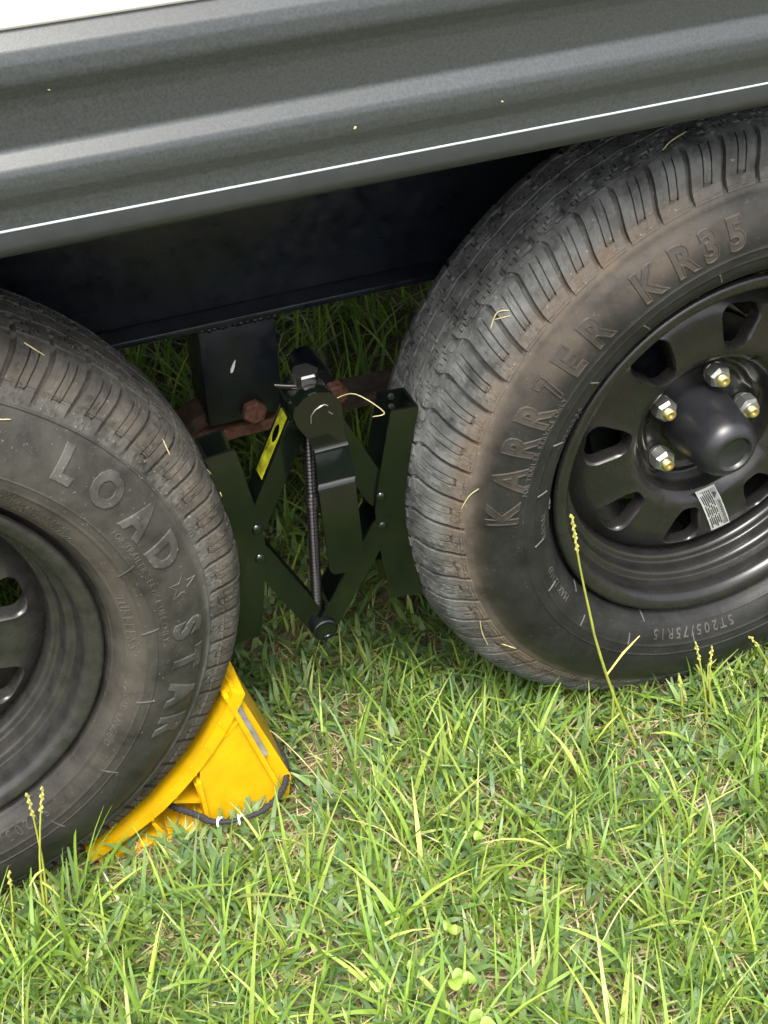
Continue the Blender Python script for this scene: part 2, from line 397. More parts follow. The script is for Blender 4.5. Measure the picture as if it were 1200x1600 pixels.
def make_tyre(kind):
    N = 58 if kind == 'R' else 62
    cols = [0, .010, .070, .145, .158, .28, .396, .402, .436, .442, .525, .531, .563, .569, .634, .640, .674, .680, .80, .806, .838, .844]
    gmask = np.array([0, 1, 1, 1] + [0.] * 18)
    e_ = lambda *k: np.array([1. if i in k else 0. for i in range(22)])
    s1, s2, s3, s4 = e_(7, 8), e_(15, 16), e_(11, 12), e_(19, 20)
    jn = e_(*range(7, 17))          # joins the two sipes at their outer end
    if kind == 'L': t_out, t_ring = .101, .106
    else: t_out, t_ring = .104, .109
    def tr(r): return float(np.interp(r, prof[:, 0][:], tl))
    ex = [.0100, .0104, .0132, .0136, .0370, .0376, .0400, .0406, .0870, .0874, .0886, .0890, .0140, .0300, .0306, t_out, t_out + .0006]
    for r, h in RIBS[kind]:
        t0 = tr(r); ex += [t0 - .0013, t0 - .0005, t0 + .0005, t0 + .0013]
    to = rows_outer(ex); to = to[to <= T_BEAD]
    ti = np.concatenate([np.linspace(.001, .046, 46), [.0100, .0104, .0132, .0136], np.linspace(.05, .112, 16), np.linspace(.125, T_BEAD, 14)])
    ti = np.array(sorted(set(np.round(ti, 5))))
    t = np.concatenate([-ti[::-1], to])                     # negative: inner side
    ro, yo = at_t(np.abs(t)); yo = np.where(t < 0, 2 * YC - yo, yo)
    # outward normal in the (r,y) plane
    dr, dy = np.gradient(ro), np.gradient(yo); ln = np.hypot(dr, dy) + 1e-9
    nr, ny = -dy / ln, dr / ln
    ph = (np.arange(N)[:, None] + np.array(cols)[None]).reshape(-1) / N * 2 * np.pi
    G, A, B, J, C3, C4 = (np.tile(v, N) for v in (gmask, s1, s2, jn, s3, s4))
    frac = np.tile(np.array(cols), N); pid = np.repeat(np.arange(N), len(cols))
    at = np.abs(t)
    D = np.zeros((len(ph), len(t)))
    lat = sstep(.0405, .043, at) * (1 - sstep(t_out - .012, t_out, at))              # lateral grooves over the shoulder
    D += G[:, None] * lat[None] * (.0062 if kind == 'R' else .0050)
    if kind == 'R':
        D += np.tile(e_(1, 2, 3, 4, 5), N)[:, None] * (sstep(.0366, .0376, at) * (1 - sstep(.0398, .0408, at)))[None] * .0040   # arch head of each groove
    else:
        D += (sstep(.0366, .0376, at) * (1 - sstep(.0398, .0408, at)))[None] * .0030
    sp = sstep(.048, .050, at) * (1 - sstep(.0884, .0890, at))
    D += (A + B)[:, None] * sp[None] * .0026
    D += J[:, None] * (sstep(.0868, .0874, at) * (1 - sstep(.0886, .0892, at)))[None] * .0022
    D += (sstep(.0098, .0104, at) * (1 - sstep(.0132, .0138, at)))[None] * (.0009 + .0009 * (np.sin(ph * 58 * 2 + .7) > .2))[:, None]     # worn circumferential grooves
    lines = np.zeros_like(at)
    for c_ in (.0032, .0062, .0172, .0205, .0238, .0272, .0312, .0345): lines += np.exp(-((at - c_) / .00055) ** 2)
    D += (lines * .00055)[None] * (.55 + .45 * np.sin(ph * 37 + 2))[:, None]
    def dash(c0_, c1_): return sstep(c0_ - .0005, c0_, at) * (1 - sstep(c1_, c1_ + .0005, at))
    D += A[:, None] * (dash(.0020, .0080) + dash(.0210, .0268))[None] * .0036 + B[:, None] * (dash(.0140, .0198) + dash(.0298, .0350))[None] * .0036
    D += C3[:, None] * (dash(.0085, .0128) + dash(.0255, .0300))[None] * .0034 + C4[:, None] * (dash(.0045, .0095) + dash(.0180, .0225) + dash(.0315, .0355))[None] * .0034
    D += np.tile(e_(2, 3), N)[:, None] * (dash(.0150, .0200) + dash(.0250, .0360))[None] * .0040
    step = .0009 * sstep(t_ring - .0015, t_ring, at) * (1 - sstep(t_ring + .004, t_ring + .012, at))
    D += step[None]
    if kind == 'L':
        D -= (sstep(.1015, .1035, at) * (1 - sstep(.104, .106, at)) * .0010)[None]
    else:
        D -= ((1 - G) * np.tile((np.array(cols) < .88), N))[:, None] * (sstep(.0895, .0905, at) * (1 - sstep(.100, .103, at)) * .0009)[None]
    D = D + (((frac > .40) & (frac < .70)).astype(float)[:, None] * (sstep(.0290, .0300, at) * (1 - sstep(.0385, .0400, at)))[None] * .0012 if kind == 'R' else 0)
    H = -D
    for r, h in RIBS[kind]:
        t0 = tr(r); H += ((at < t0 + .0013) & (at > t0 - .0013) & (t > 0))[None] * (np.clip(1 - np.abs(at - t0) / .0013, 0, 1) ** .6 * h)[None]
    # worn, slightly uneven tread
    wob = rng.normal(0, .00022, D.shape) * (at < .1)[None]
    blk = rng.normal(0, .0004, N)[pid][:, None] * (1 - sstep(.03, .1, at))[None]
    H = H + wob + blk
    if kind == 'R':   # grooves lean and hook towards the crown
        skew = .050 * sstep(.105, .040, at) * (-1) + .018 * sstep(.052, .040, at)
        skew = -(.046 * (1 - sstep(.040, .105, at))) + .020 * (1 - sstep(.034, .050, at))
    else:
        skew = -.022 * (1 - sstep(.040, .100, at))
    TH = ph[:, None] + skew[None]
    zig = .0011 * (np.abs(((frac * 1.0) % 1) - .5) * 4 - 1)
    Rr = ro[None] + H * nr[None]; Yy = yo[None] + H * ny[None] + zig[:, None] * (1 - sstep(.016, .034, at))[None]
    X = Rr * np.cos(TH); Z = Rr * np.sin(TH)
    # bottom flattened by the load
    zmin = GZ - ZC + .001
    press = np.clip(zmin - Z, 0, None); Z = np.maximum(Z, zmin)
    Yy = Yy + np.where(t < 0, 1, -1)[None] * press * .5 * (at > .06)[None]
    V = np.stack([X, Yy, Z], -1)
    me = grid_mesh('tyre', V, closed_u=True); me.set_sharp_from_angle(angle=R_(38))
    deg = np.degrees(np.arctan2(Z, X)); rad = np.hypot(X, Z); outer = (t > 0)[None]
    n1 = .5 + .5 * np.sin(3.1 * TH + 1) * np.sin(7.7 * TH + .4)
    if kind == 'R':
        dust = (1 - sstep(.094, .112, at))[None] * (.95 - .0 * n1) + (sstep(.094, .112, at))[None] * .13
        dust = dust * (1 - .75 * sstep(70, 120, 180 - np.abs(deg - 90) * 1.0) * 0)
        band = np.exp(-((rad - .3115) / .0135) ** 2) * outer
        w = np.where(deg < -60, deg + 360, deg)                 # 0..300 degrees round the tyre
        ang = .12 + .80 * sstep(95, 125, w) * (1 - .35 * np.exp(-((w - 146) / 10) ** 2)) * (1 - sstep(222, 262, w))
        mud = band * ang + .55 * np.exp(-((rad - .285) / .014) ** 2) * outer * (np.exp(-((w - 116) / 16) ** 2) + .9 * np.exp(-((w - 141) / 9) ** 2)) + .25 * np.exp(-((at - .09) / .012) ** 2)[None] * outer
    else:
        dust = (1 - sstep(.098, .110, at))[None] * .85 + sstep(.098, .110, at)[None] * .45
        dust = dust + .5 * np.exp(-((rad - .315) / .008) ** 2) * outer * (1 - sstep(-90, -10, -deg) * .0)
        dust = dust * (1 - .55 * sstep(0, 60, -deg))
        mud = (.62 * np.exp(-((rad - .331) / .010) ** 2) + .35 * np.exp(-((rad - .232) / .012) ** 2) + .12) * outer * (1 - .4 * sstep(10, 60, -deg)) + .25 * (G[:, None] * lat[None])
    for nm, arr in (('dust', dust), ('mud', mud)):
        a = me.attributes.new(nm, 'FLOAT', 'POINT'); a.data.foreach_set('value', np.clip(np.broadcast_to(arr, X.shape), 0, 1.2).reshape(-1).astype(np.float32))
    return me

def make_rim():
    bm = bmesh.new(); K = 8; nseg = 40
    # hole outline in polar terms (r, half angle) as a rounded trapezoid; loop of points around the sector
    def y_disc(r):
        return float(np.interp(r, [.084, .0885, .0925, .098, .115, .135, .147, .155, .161, .165, .168], [.0560, .0500, .0465, .0450, .0450, .0462, .0490, .0535, .0590, .0640, .066]))
    def hole(n):
        # plane coordinates: u tangential, v radial
        c = [(-.0262, .1500), (.0262, .1500), (.0100, .1010), (-.0100, .1010)]; rc = [.0125, .0125, .0090, .0090]; out = []
        for i in range(4):
            p, a, b = np.array(c[i]), np.array(c[i - 1]), np.array(c[(i + 1) % 4])
            d1 = (a - p) / np.linalg.norm(a - p); d2 = (b - p) / np.linalg.norm(b - p)
            half = math.acos(np.clip(d1 @ d2, -1, 1)) / 2; L = rc[i] / math.tan(half)
            q0, q1 = p + d1 * L, p + d2 * L; cen = p + (d1 + d2) / np.linalg.norm(d1 + d2) * rc[i] / math.sin(half)
            a0 = math.atan2(*(q0 - cen)[::-1]); a1 = math.atan2(*(q1 - cen)[::-1])
            da = (a1 - a0 + math.pi) % (2 * math.pi) - math.pi
            out += [cen + rc[i] * np.array([math.cos(a0 + da * k / 5), math.sin(a0 + da * k / 5)]) for k in range(6)]
        o = np.array(out + out[:1]); s = np.concatenate([[0], np.cumsum(np.hypot(*np.diff(o, axis=0).T))])
        q = np.linspace(0, s[-1], n, endpoint=False)
        return np.stack([np.interp(q, s, o[:, 0]), np.interp(q, s, o[:, 1])], 1)
    n = 64; hl = hole(n)
    mid = np.array([0, .128]); ang = np.arctan2(hl[:, 1] - mid[1], hl[:, 0] - mid[0])
    r_in, r_out, ha = .084, .168, math.pi / K
    def bound(a):       # ray from the hole's middle to the sector's edge, in (angle, radius) space
        da, dr = math.cos(a) / .128, math.sin(a)
        ts = []
        if abs(da) > 1e-9: ts.append(ha / abs(da))
        if dr > 1e-9: ts.append((r_out - .128) / dr)
        if dr < -1e-9: ts.append((.128 - r_in) / -dr)
        k = min(ts); return (da * k, .128 + dr * k)
    # make sure the four sector corners are hit
    B = [bound(a) for a in ang]
    for cx in (ha, -ha):
        for cr_ in (r_in, r_out):
            i = int(np.argmin([((b[0] - cx) * .128) ** 2 + (b[1] - cr_) ** 2 for b in B])); B[i] = (cx, cr_)
    for k in range(K):
        a0 = k * 2 * ha
        loops = []
        H = [(math.atan2(u, v), math.hypot(u, v)) for u, v in hl]
        for dz, f in ((.0150, -.03), (.0080, -.015), (.0036, .0), (.0012, .035), (.0001, .085), (0, .16), (0, .3), (0, .5), (0, .75), (0, 1.)):
            row = []
            for (ha_, hr), (ba, br) in zip(H, B):
                a = a0 + ha_ + (ba - ha_) * f; r = hr + (br - hr) * f
                row.append(bm.verts.new((r * math.cos(a), y_disc(r) + dz - (.0012 * math.exp(-((f - .10) / .07) ** 2) if f else 0), r * math.sin(a))))
            loops.append(row)
        for a, b in zip(loops, loops[1:]):
            for i in range(n):
                bm.faces.new((a[i], a[(i + 1) % n], b[(i + 1) % n], b[i]))
    # hub area with a raised star ridge round the lug seats (own finer grid)
    nr, na = 34, 160; rows = []
    for i in range(nr + 1):
        r = .0395 + (.0842 - .0395) * i / nr; row = []
        for j in range(na):
            a = 2 * math.pi * j / na
            lob = math.cos(5 * a); rr = .0655 + .0070 * max(0, lob) ** 1.5 * 1.0
            y = float(np.interp(r, [.0395, .046, .060, .072, .080, .084], [.0810, .0810, .0800, .0785, .0700, .0560]))
            y -= .0062 * math.exp(-((r - rr) / .0042) ** 2) * (.55 + .45 * max(0, lob))
            row.append(bm.verts.new((r * math.cos(a), y, r * math.sin(a))))
        rows.append(row)
    for a, b in zip(rows, rows[1:]):
        for j in range(na): bm.faces.new((a[j], a[(j + 1) % na], b[(j + 1) % na], b[j]))
    bmesh.ops.remove_doubles(bm, verts=bm.verts, dist=2e-5)
    barrel = catmull([(.158, .150), (.160, .100), (.163, .0720), (.1655, .0640), (.1664, .0575), (.1676, .0520), (.1700, .0490), (.1738, .0478), (.1758, .0462), (.1768, .0420), (.1780, .0360), (.1800, .0322), (.1838, .0306), (.1866, .0292), (.1880, .0258),
                      (.1886, .0190), (.1892, .0125), (.1908, .0075), (.1945, .0030), (.1990, .0008), (.2030, .0000), (.2062, .0008), (.2082, .0034), (.2080, .0070), (.2040, .0100)], 4)
    add_lathe_y(bm, [tuple(p) for p in barrel], 144)
    add_lathe_y(bm, [(.2040, .0100), (.190, .016), (.184, .040), (.170, .060), (.170, .100), (.186, .130), (.2, .165), (.158, .150)], 96)
    me = bpy.data.meshes.new('rim'); bmesh.ops.recalc_face_normals(bm, faces=bm.faces); bm.to_mesh(me); bm.free(); smooth(me, 50)
    return me

rim_me = make_rim(); 
def yrot(o, deg): o.rotation_euler = (0, -R_(deg), 0)     # turns o by +deg in the sense atan2(z,x)

def text_mesh(ch, size, outline, fill_h, offset=0.):
    out = []
    for mode in ('fill', 'line'):
        cu_ = bpy.data.curves.new('txt', 'FONT'); cu_.body = ch; cu_.size = size; cu_.align_x = 'CENTER'; cu_.resolution_u = 3; cu_.offset = offset
        if mode == 'fill':
            if not fill_h: bpy.data.curves.remove(cu_); continue
            cu_.extrude = fill_h / 2
        else:
            if not outline: bpy.data.curves.remove(cu_); continue
            cu_.fill_mode = 'NONE'; cu_.bevel_depth = outline; cu_.bevel_resolution = 1
        o = bpy.data.objects.new('txt', cu_); COL.objects.link(o)
        dg = bpy.context.evaluated_depsgraph_get(); ev = o.evaluated_get(dg); me = ev.to_mesh()
        co = np.zeros(len(me.vertices) * 3, np.float32); me.vertices.foreach_get('co', co); co = co.reshape(-1, 3).copy()
        fs = [tuple(p.vertices) for p in me.polygons]
        ev.to_mesh_clear(); bpy.data.objects.remove(o); bpy.data.curves.remove(cu_)
        if mode == 'fill': co[:, 2] += fill_h / 2
        out.append((co, fs))
    return out
def star_mesh(rad, outline, fill_h):
    P = []
    for k in range(10):
        r = rad if k % 2 == 0 else rad * .40
        P.append((r * math.sin(k * math.pi / 5), rad * .9 + r * math.cos(k * math.pi / 5)))
    bm = bmesh.new(); add_tube(bm, [(x, y, 0) for x, y in P + P[:2]], outline, 6, False)
    co = np.array([v.co[:] for v in bm.verts]); bm.verts.index_update(); fs = [tuple(v.index for v in f.verts) for f in bm.faces]; bm.free()
    return [(co, fs)]
def slanted_i(h, outline):
    P = [(-.0062, h), (.0062, h), (.0066, h * .86), (.0012, 0), (-.0030, 0), (.0010, h * .74), (-.0060, h * .78)]
    bm = bmesh.new(); add_tube(bm, [(x, y, 0) for x, y in P + P[:2]], outline, 6, False)
    co = np.array([v.co[:] for v in bm.verts]); bm.verts.index_update(); fs = [tuple(v.index for v in f.verts) for f in bm.faces]; bm.free()
    return [(co, fs)]
def fine(co, fs, L=.0035):
    bm = bmesh.new(); vs = [bm.verts.new(c) for c in co.tolist()]
    for f in fs:
        try: bm.faces.new([vs[i] for i in f])
        except ValueError: pass
    bmesh.ops.triangulate(bm, faces=[f for f in bm.faces if len(f.verts) > 4])
    for _ in range(4):
        es = [e for e in bm.edges if e.calc_length() > L]
        if not es: break
        bmesh.ops.subdivide_edges(bm, edges=es, cuts=1, use_grid_fill=False)
        bmesh.ops.triangulate(bm, faces=[f for f in bm.faces if len(f.verts) > 4])
    bm.verts.index_update(); c2 = np.array([v.co[:] for v in bm.verts]); f2 = [tuple(v.index for v in f.verts) for f in bm.faces]; bm.free()
    return c2, f2
def lettering(name, items, mt, parent, width=1.0, each=True, dust=.55, mud=.35):
    """items: (glyph, centre angle, base radius, size, outline, fill); each glyph its own mesh, or one joined print of tiny letters"""
    V, Fc, base = [], [], 0
    def flush():
        nonlocal V, Fc, base
        me = bpy.data.meshes.new(name); me.from_pydata(np.concatenate(V).tolist(), [], Fc); smooth(me, 40)
        for nm, v in (('dust', dust), ('mud', mud)):
            at_ = me.attributes.new(nm, 'FLOAT', 'POINT'); at_.data.foreach_set('value', np.full(len(me.vertices), v, np.float32))
        o = mesh_obj(name, me, mt, parent)
        if not each: o['kind'] = 'stuff'
        V, Fc, base = [], [], 0
    for g, deg, r0, size, ol, fh in items:
        if g == '*': ms = star_mesh(size, ol, fh)
        elif g == '|': ms = slanted_i(size, ol)
        else: ms = text_mesh(g, size, ol, fh, .0013 if each else .0)
        for co, fs in ms:
            if each: co, fs = fine(co, fs)
            w = width if g not in '*|' else 1
            a = R_(deg) - co[:, 0] * w / (r0 + .012); r = r0 + co[:, 1]
            y = y_of_r(r) - co[:, 2] * 1.0 - .0001
            V.append(np.stack([r * np.cos(a), y, r * np.sin(a)], 1)); Fc += [tuple(i + base for i in f) for f in fs]; base += len(co)
        if each: flush()
    if V: flush()
def small_text(s, deg0, r0, size, h=.0006, step=None):
    out = []; a = deg0
    for ch in s:
        w = {'I': .45, ' ': .5, 'M': 1.25, 'W': 1.3, '/': .6}.get(ch, .95)
        st = math.degrees(size * .72 * w / r0)
        if ch != ' ': out.append((ch, a - st / 2, r0, size, 0, h))
        a -= st
    return out

nut_bm = bmesh.new()
add_hex(nut_bm, (0, 0), .0130, .0440, .0600, 0); add_lathe_y(nut_bm, [(.0108, .0600), (.0118, .0605), (.0100, .0660), (.006, .0672)], 24)
add_lathe_y(nut_bm, [(.0096, .0441), (.0092, .0433), (.0068, .0431), (.0064, .0460)], 24)
nut_me = bpy.data.meshes.new('lug_nut'); bmesh.ops.recalc_face_normals(nut_bm, faces=nut_bm.faces); nut_bm.to_mesh(nut_me); nut_bm.free(); smooth(nut_me, 28); nut_me.materials.append(M_zinc)
st_bm = bmesh.new()
sp_ = [(.0030, .0372), (.0050, .0366), (.0060, .0372)]
for k in range(8): sp_ += [(.0063, .0378 + k * .0012), (.0057, .0384 + k * .0012)]
add_lathe_y(st_bm, [(0, .0395), (.0028, .0392)] + sp_ + [(.0060, .05)], 20)
st_me = bpy.data.meshes.new('wheel_stud'); bmesh.ops.recalc_face_normals(st_bm, faces=st_bm.faces); st_bm.to_mesh(st_me); st_bm.free(); smooth(st_me, 50); st_me.materials.append(M_gold)

def make_wheel(kind, x, hole_off, lug_off):
    w = empty('wheel', Vector((x, 0, ZC)) - TO, trailer)
    ty = mesh_obj('tyre', make_tyre(kind), M_tyreR if kind == 'R' else M_tyreL, w)
    rm = rim_me if kind == 'R' else rim_me.copy()
    rm.materials.clear(); rm.materials.append(M_rim if kind == 'R' else M_rimL)
    ro = bpy.data.objects.new('rim', rm); link(ro, w); yrot(ro, lug_off)
    return w, ty, ro
# holes sit at lug angle + 22.5.. in the mesh (k*45 from angle 0): lug lobes at k*72 from angle 0
def build_rim_at(hole_deg, lug_deg):
    return lug_deg
wR, tyR, rimR = make_wheel('R', 0.0, 82, 76)
wL, tyL, rimL = make_wheel('L', XL, 10, 34)
wR['label'] = 'right wheel with satin black rim and brown mud smear on its tyre'
wL['label'] = 'left wheel with dusty grey tyre and star between its raised words'
yrot(rimR, 82.0); yrot(rimL, 10.0)
for w, off in ((wR, 76.5), (wL, 4.0)):
    bm = bmesh.new()
    add_lathe_y(bm, [(0, .0030), (.0165, .0030), (.0178, .0026), (.0190, .0005), (.0205, -.0010), (.0228, -.0008), (.0262, .0012), (.0305, .0052), (.0338, .0108), (.0356, .0180), (.0366, .028), (.0385, .046), (.0402, .062), (.0405, .084)], 64)
    bm_obj('hub_cap', bm, M_cap, w, 40)
    bm = bmesh.new(); add_lathe_y(bm, [(.030, .084), (.078, .088), (.078, .105), (.112, .108), (.115, .112), (.115, .165), (0, .165)], 40); bm_obj('hub', bm, M_beam, w, 40)  # hub, with a drum added behind it to keep the rim holes dark
    for k in range(5):
        a = R_(off + 72 * k)
        for nm, me in (('lug_nut', nut_me), ('wheel_stud', st_me)):
            o = bpy.data.objects.new(nm, me); link(o, w); o.location = (.0572 * math.cos(a), .0130, .0572 * math.sin(a)); o.rotation_euler = (0, random.uniform(0, 1), 0)
# warning sticker on the right rim
Pm = Matrix()
c0 = np.array([[-.0075, .2430], [.0155, .2462], [.0445, .1845], [.0200, .1795]]); c0[:, 1] -= ZC
u_ = (c0[1] - c0[0] + c0[2] - c0[3]) / 2; v_ = (c0[3] - c0[0] + c0[2] - c0[1]) / 2; o_ = c0[0]
def yd(r): return float(np.interp(r, [.0885, .0925, .098, .115, .135, .147, .155, .161], [.0500, .0465, .0450, .0450, .0462, .0490, .0535, .0590]))
def sticker_quad(bm, a0, a1, b0, b1, lift, rnd=0):
    N1, N2 = 2, 8; g = {}
    for i in range(N1 + 1):
        for j in range(N2 + 1):
            a = a0 + (a1 - a0) * i / N1; b = b0 + (b1 - b0) * j / N2
            p = o_ + u_ * a + v_ * b; g[i, j] = bm.verts.new((p[0], yd(math.hypot(*p)) - lift - .0014, p[1]))
    for i in range(N1):
        for j in range(N2): bm.faces.new((g[i, j], g[i + 1, j], g[i + 1, j + 1], g[i, j + 1]))
bm = bmesh.new(); sticker_quad(bm, 0, 1, .02, .98, 0); sticker_quad(bm, -.0, 1.0, 0.0, .02, 0); sticker_quad(bm, 0, 1, .98, 1, 0); bm_obj('warning_sticker', bm, M_label_w, wR, 40)
bm = bmesh.new()
for k in range(6):
    a = .09 + k * .098
    for s0, s1 in ((.06, .30 + .05 * (k % 3)), (.34 + .05 * (k % 3), .62 - .04 * (k % 2)), (.65 - .04 * (k % 2), .94 - .05 * ((k * 2) % 3))):
        sticker_quad(bm, a, a + .062, s0, s1, .0004)
bm_obj('sticker_print', bm, M_label_k, wR, 0)
bm = bmesh.new(); sticker_quad(bm, .68, .95, .05, .95, .0003); bm_obj('sticker_band', bm, M_label_g, wR, 0)
tm = text_mesh('WARNING', .0085, 0, .0001)[0]
co = tm[0].copy(); co[:, 0] -= co[:, 0].min(); wlen = co[:, 0].max(); aa, bb = .74 + co[:, 1] / .0085 * .22, .30 + co[:, 0] / wlen * .6
V = []
for a, b in zip(.93 - (aa - .74), bb):
    p = o_ + u_ * a + v_ * b; V.append((p[0], yd(math.hypot(*p)) - .0021, p[1]))
tri0 = [(.72, .10), (.92, .16), (.72, .24)]
nV = len(V)
for a, b in tri0:
    p = o_ + u_ * a + v_ * b; V.append((p[0], yd(math.hypot(*p)) - .0021, p[1]))
me = bpy.data.meshes.new('sticker_heading'); me.from_pydata(V, [], list(tm[1]) + [(nV, nV + 1, nV + 2)]); mesh_obj('sticker_heading', me, M_label_k, wR)

OL = .0012
itR = [(c, d, .2625, .0405, .0012, .0003) for c, d in (('K', 176.5), ('A', 167.6), ('R', 160.0), ('R', 153.0), ('E', 140.2), ('R', 132.6), ('K', 119.6), ('R', 111.6), ('3', 105.7), ('5', 100.0))]
itR.append(('|', 146.6, .2630, .0285, OL, 0))
lettering('raised_letter', itR, M_tyreR, wR, .90, dust=.16, mud=.3)
itL = [(c, d, .2705, .0385, .0012, .0014) for c, d in (('L', 43.6), ('O', 34.6), ('A', 25.2), ('D', 16.2), ('S', -3.0), ('T', -11.0), ('A', -19.2), ('R', -27.3))]
itL.append(('*', 7.0, .2730, .0145, .0008, 0))
lettering('raised_letter', itL, M_tyreL, wL, 1.0, dust=.95, mud=.05)
lettering('small_lettering', small_text('FOR TRAILER SERVICE ONLY', 172, .2550, .0076) + small_text('RADIAL', 187.5, .2265, .0095) + small_text('MAX LOAD', 212, .2265, .0105) + small_text('ST205/75R15', 262, .2250, .0135, .0008)[:0]
          + small_text('ST205/75R15', 276.0, .2245, .0150, .0009) + small_text('TUBELESS', 160, .2265, .0085), M_tyreR, wR, each=False)
lettering('small_lettering', small_text('FOR TRAILER SERVICE USE ONLY', 28, .2585, .0085) + small_text('TUBELESS', 11.5, .2265, .0125, .0008) + small_text('ST205/75R15', -58, .2250, .0150, .0009)
          + small_text('WARNING', 57, .2395, .0075) + small_text('SERIOUS INJURY MAY RESULT FROM', 62, .2330, .0060) + small_text('TIRE FAILURE DUE TO UNDERINFLATION', 62, .2262, .0060) + small_text('LOAD RANGE D', -18, .2265, .0090), M_tyreL, wL, each=False, dust=.8)

def ticks(w, degs, r0, r1, mt):
    bm = bmesh.new()
    for d in degs:
        a = R_(d); add_tube(bm, [(r * math.cos(a + .01 * (r - r0) / .01), float(y_of_r(r)) - .0006, r * math.sin(a + .01 * (r - r0) / .01)) for r in np.linspace(r0, r1, 5)], .0009, 5)
    me_ = bm_obj('mould_mark', bm, mt, w, 60); me_['kind'] = 'stuff'
    for nm, v in (('dust', .9), ('mud', .0)):
        at_ = me_.data.attributes.new(nm, 'FLOAT', 'POINT'); at_.data.foreach_set('value', np.full(len(me_.data.vertices), v, np.float32))
ticks(wR, [104, 124, 141, 158, 172, 187, 203, 221, 240, 262], .2300, .2420, M_tyreR)
ticks(wR, [109, 132.5, 134, 150, 151.5, 178, 179.5, 214, 245], .2125, .2190, M_tyreR)
ticks(wL, [17, -1, -21, -42, -60], .2390, .2560, M_tyreL)
# ------------------------------------------------------------------ scissor chock between the tyres
YF, YB, TK = .0450, .0820, .0028
sc = empty('scissor_wheel_chock', (-.445, .062, .2))
tag(sc, 'black steel scissor chock wedged upright between the two tyres', 'wheel chock')
SO = Vector(sc.location)
def spart(name, bm, mt=M_black, sm=35, bevel=.0008, segs=2, parent=None): return bm_obj(name, bm, mt, parent or sc, sm, bevel, segs, SO)
XM = -.4425
inner_r = [(-.3655, .4520), (-.3745, .4060), (-.3825, .3620), (-.3850, .3400), (-.3850, .3180), (-.3815, .2900), (-.3710, .2180)]
outer_r = [(-.3370, .4490), (-.3455, .4050), (-.3518, .3640), (-.3535, .3400), (-.3532, .3180), (-.3500, .2860), (-.3360, .2150)]
def chan(side):
    f = (lambda x: x) if side > 0 else (lambda x: 2 * XM - x)
    inn = [(f(x), z) for x, z in inner_r]; out = [(f(x), z) for x, z in outer_r]
    bm = bmesh.new()
    for y0, y1 in ((YF, YF + TK), (YB - TK, YB)): add_prism(bm, inn + out[::-1], y0, y1)
    th = -TK if side > 0 else TK
    add_prism(bm, out + [(x + th, z) for x, z in out[::-1]], YF + TK * .5, YB - TK * .5)
    c = spart('chock_channel', bm, M_black, 35, .0013, 2)
    for x, z in (((-.3785, .3540), (-.3785, .3175))):
        b2 = bmesh.new(); add_lathe_y(b2, [(0, YF - .0026), (.0028, YF - .0023), (.0050, YF - .0010), (.0056, YF + .0005)], 20, f(x), z); spart('rivet', b2, M_black, 50, 0, parent=c)
    if side > 0:
        b2 = bmesh.new()
        for z in (.432, .444): add_lathe_y(b2, [(0, YB - TK - .003), (.003, YB - TK - .0022), (.0038, YB - TK + .0004)], 14, f(-.352), z)
        spart('rivet', b2, M_chrome, 50, 0, parent=c)
chan(1); chan(-1)
# scissor arms: U channels opening towards the rod
def arm(name, p0, p1, side, w=.021, y0=.0225, y1=.066, taper0=1.0):
    p0, p1 = np.array(p0), np.array(p1); d = (p1 - p0) / np.linalg.norm(p1 - p0); n = np.array([-d[1], d[0]]) * side
    def strip(a, b): return [tuple(p0 + d * -.006 + n * a), tuple(p1 + d * .006 + n * a), tuple(p1 + d * .006 + n * b), tuple(p0 + d * -.006 + n * b)]
    bm = bmesh.new(); t = .0026
    def rounded(c, r, a0, a1, k=7): return [(c[0] + r * math.cos(a0 + (a1 - a0) * i / k), c[1] + r * math.sin(a0 + (a1 - a0) * i / k)) for i in range(k + 1)]
    th = math.atan2(d[1], d[0])
    hw = w / 2
    pl = rounded(p0, hw, th + math.pi / 2, th + 3 * math.pi / 2) + rounded(p1, hw, th - math.pi / 2, th + math.pi / 2)
    add_prism(bm, pl, y0, y0 + t); add_prism(bm, pl, y1 - t, y1)
    web = [tuple(p0 + d * .016 + n * hw), tuple(p1 - d * .012 + n * hw), tuple(p1 - d * .012 + n * (hw - t)), tuple(p0 + d * .016 + n * (hw - t))]
    add_prism(bm, web, y0 + t * .5, y1 - t * .5)
    return spart(name, bm, M_black, 35, .0013, 2), d, n, hw
TOPP, BOTP = (-.4430, .4790), (-.4470, .2045)
LP1, LP2 = (-.5060, .3545), (-.5060, .3180); RP1, RP2 = (-.3785, .3535), (-.3785, .3175)
def arm_at(a, b, side, **k): return arm('scissor_arm', a, b, side, **k)
a1, d1, n1, hw1 = arm_at((TOPP[0] - .004, TOPP[1]), LP1, -1, y0=.0486, y1=.0765)
a2, *_ = arm_at((TOPP[0] + .004, TOPP[1]), RP1, 1, y0=.0486, y1=.0765, w=.027)
a3, *_ = arm_at(LP2, (BOTP[0] - .002, BOTP[1]), -1, y0=.0480, y1=.0740, w=.024)
a4, *_ = arm_at(RP2, (BOTP[0] + .002, BOTP[1]), 1, y0=.0440, y1=.0780, w=.024)
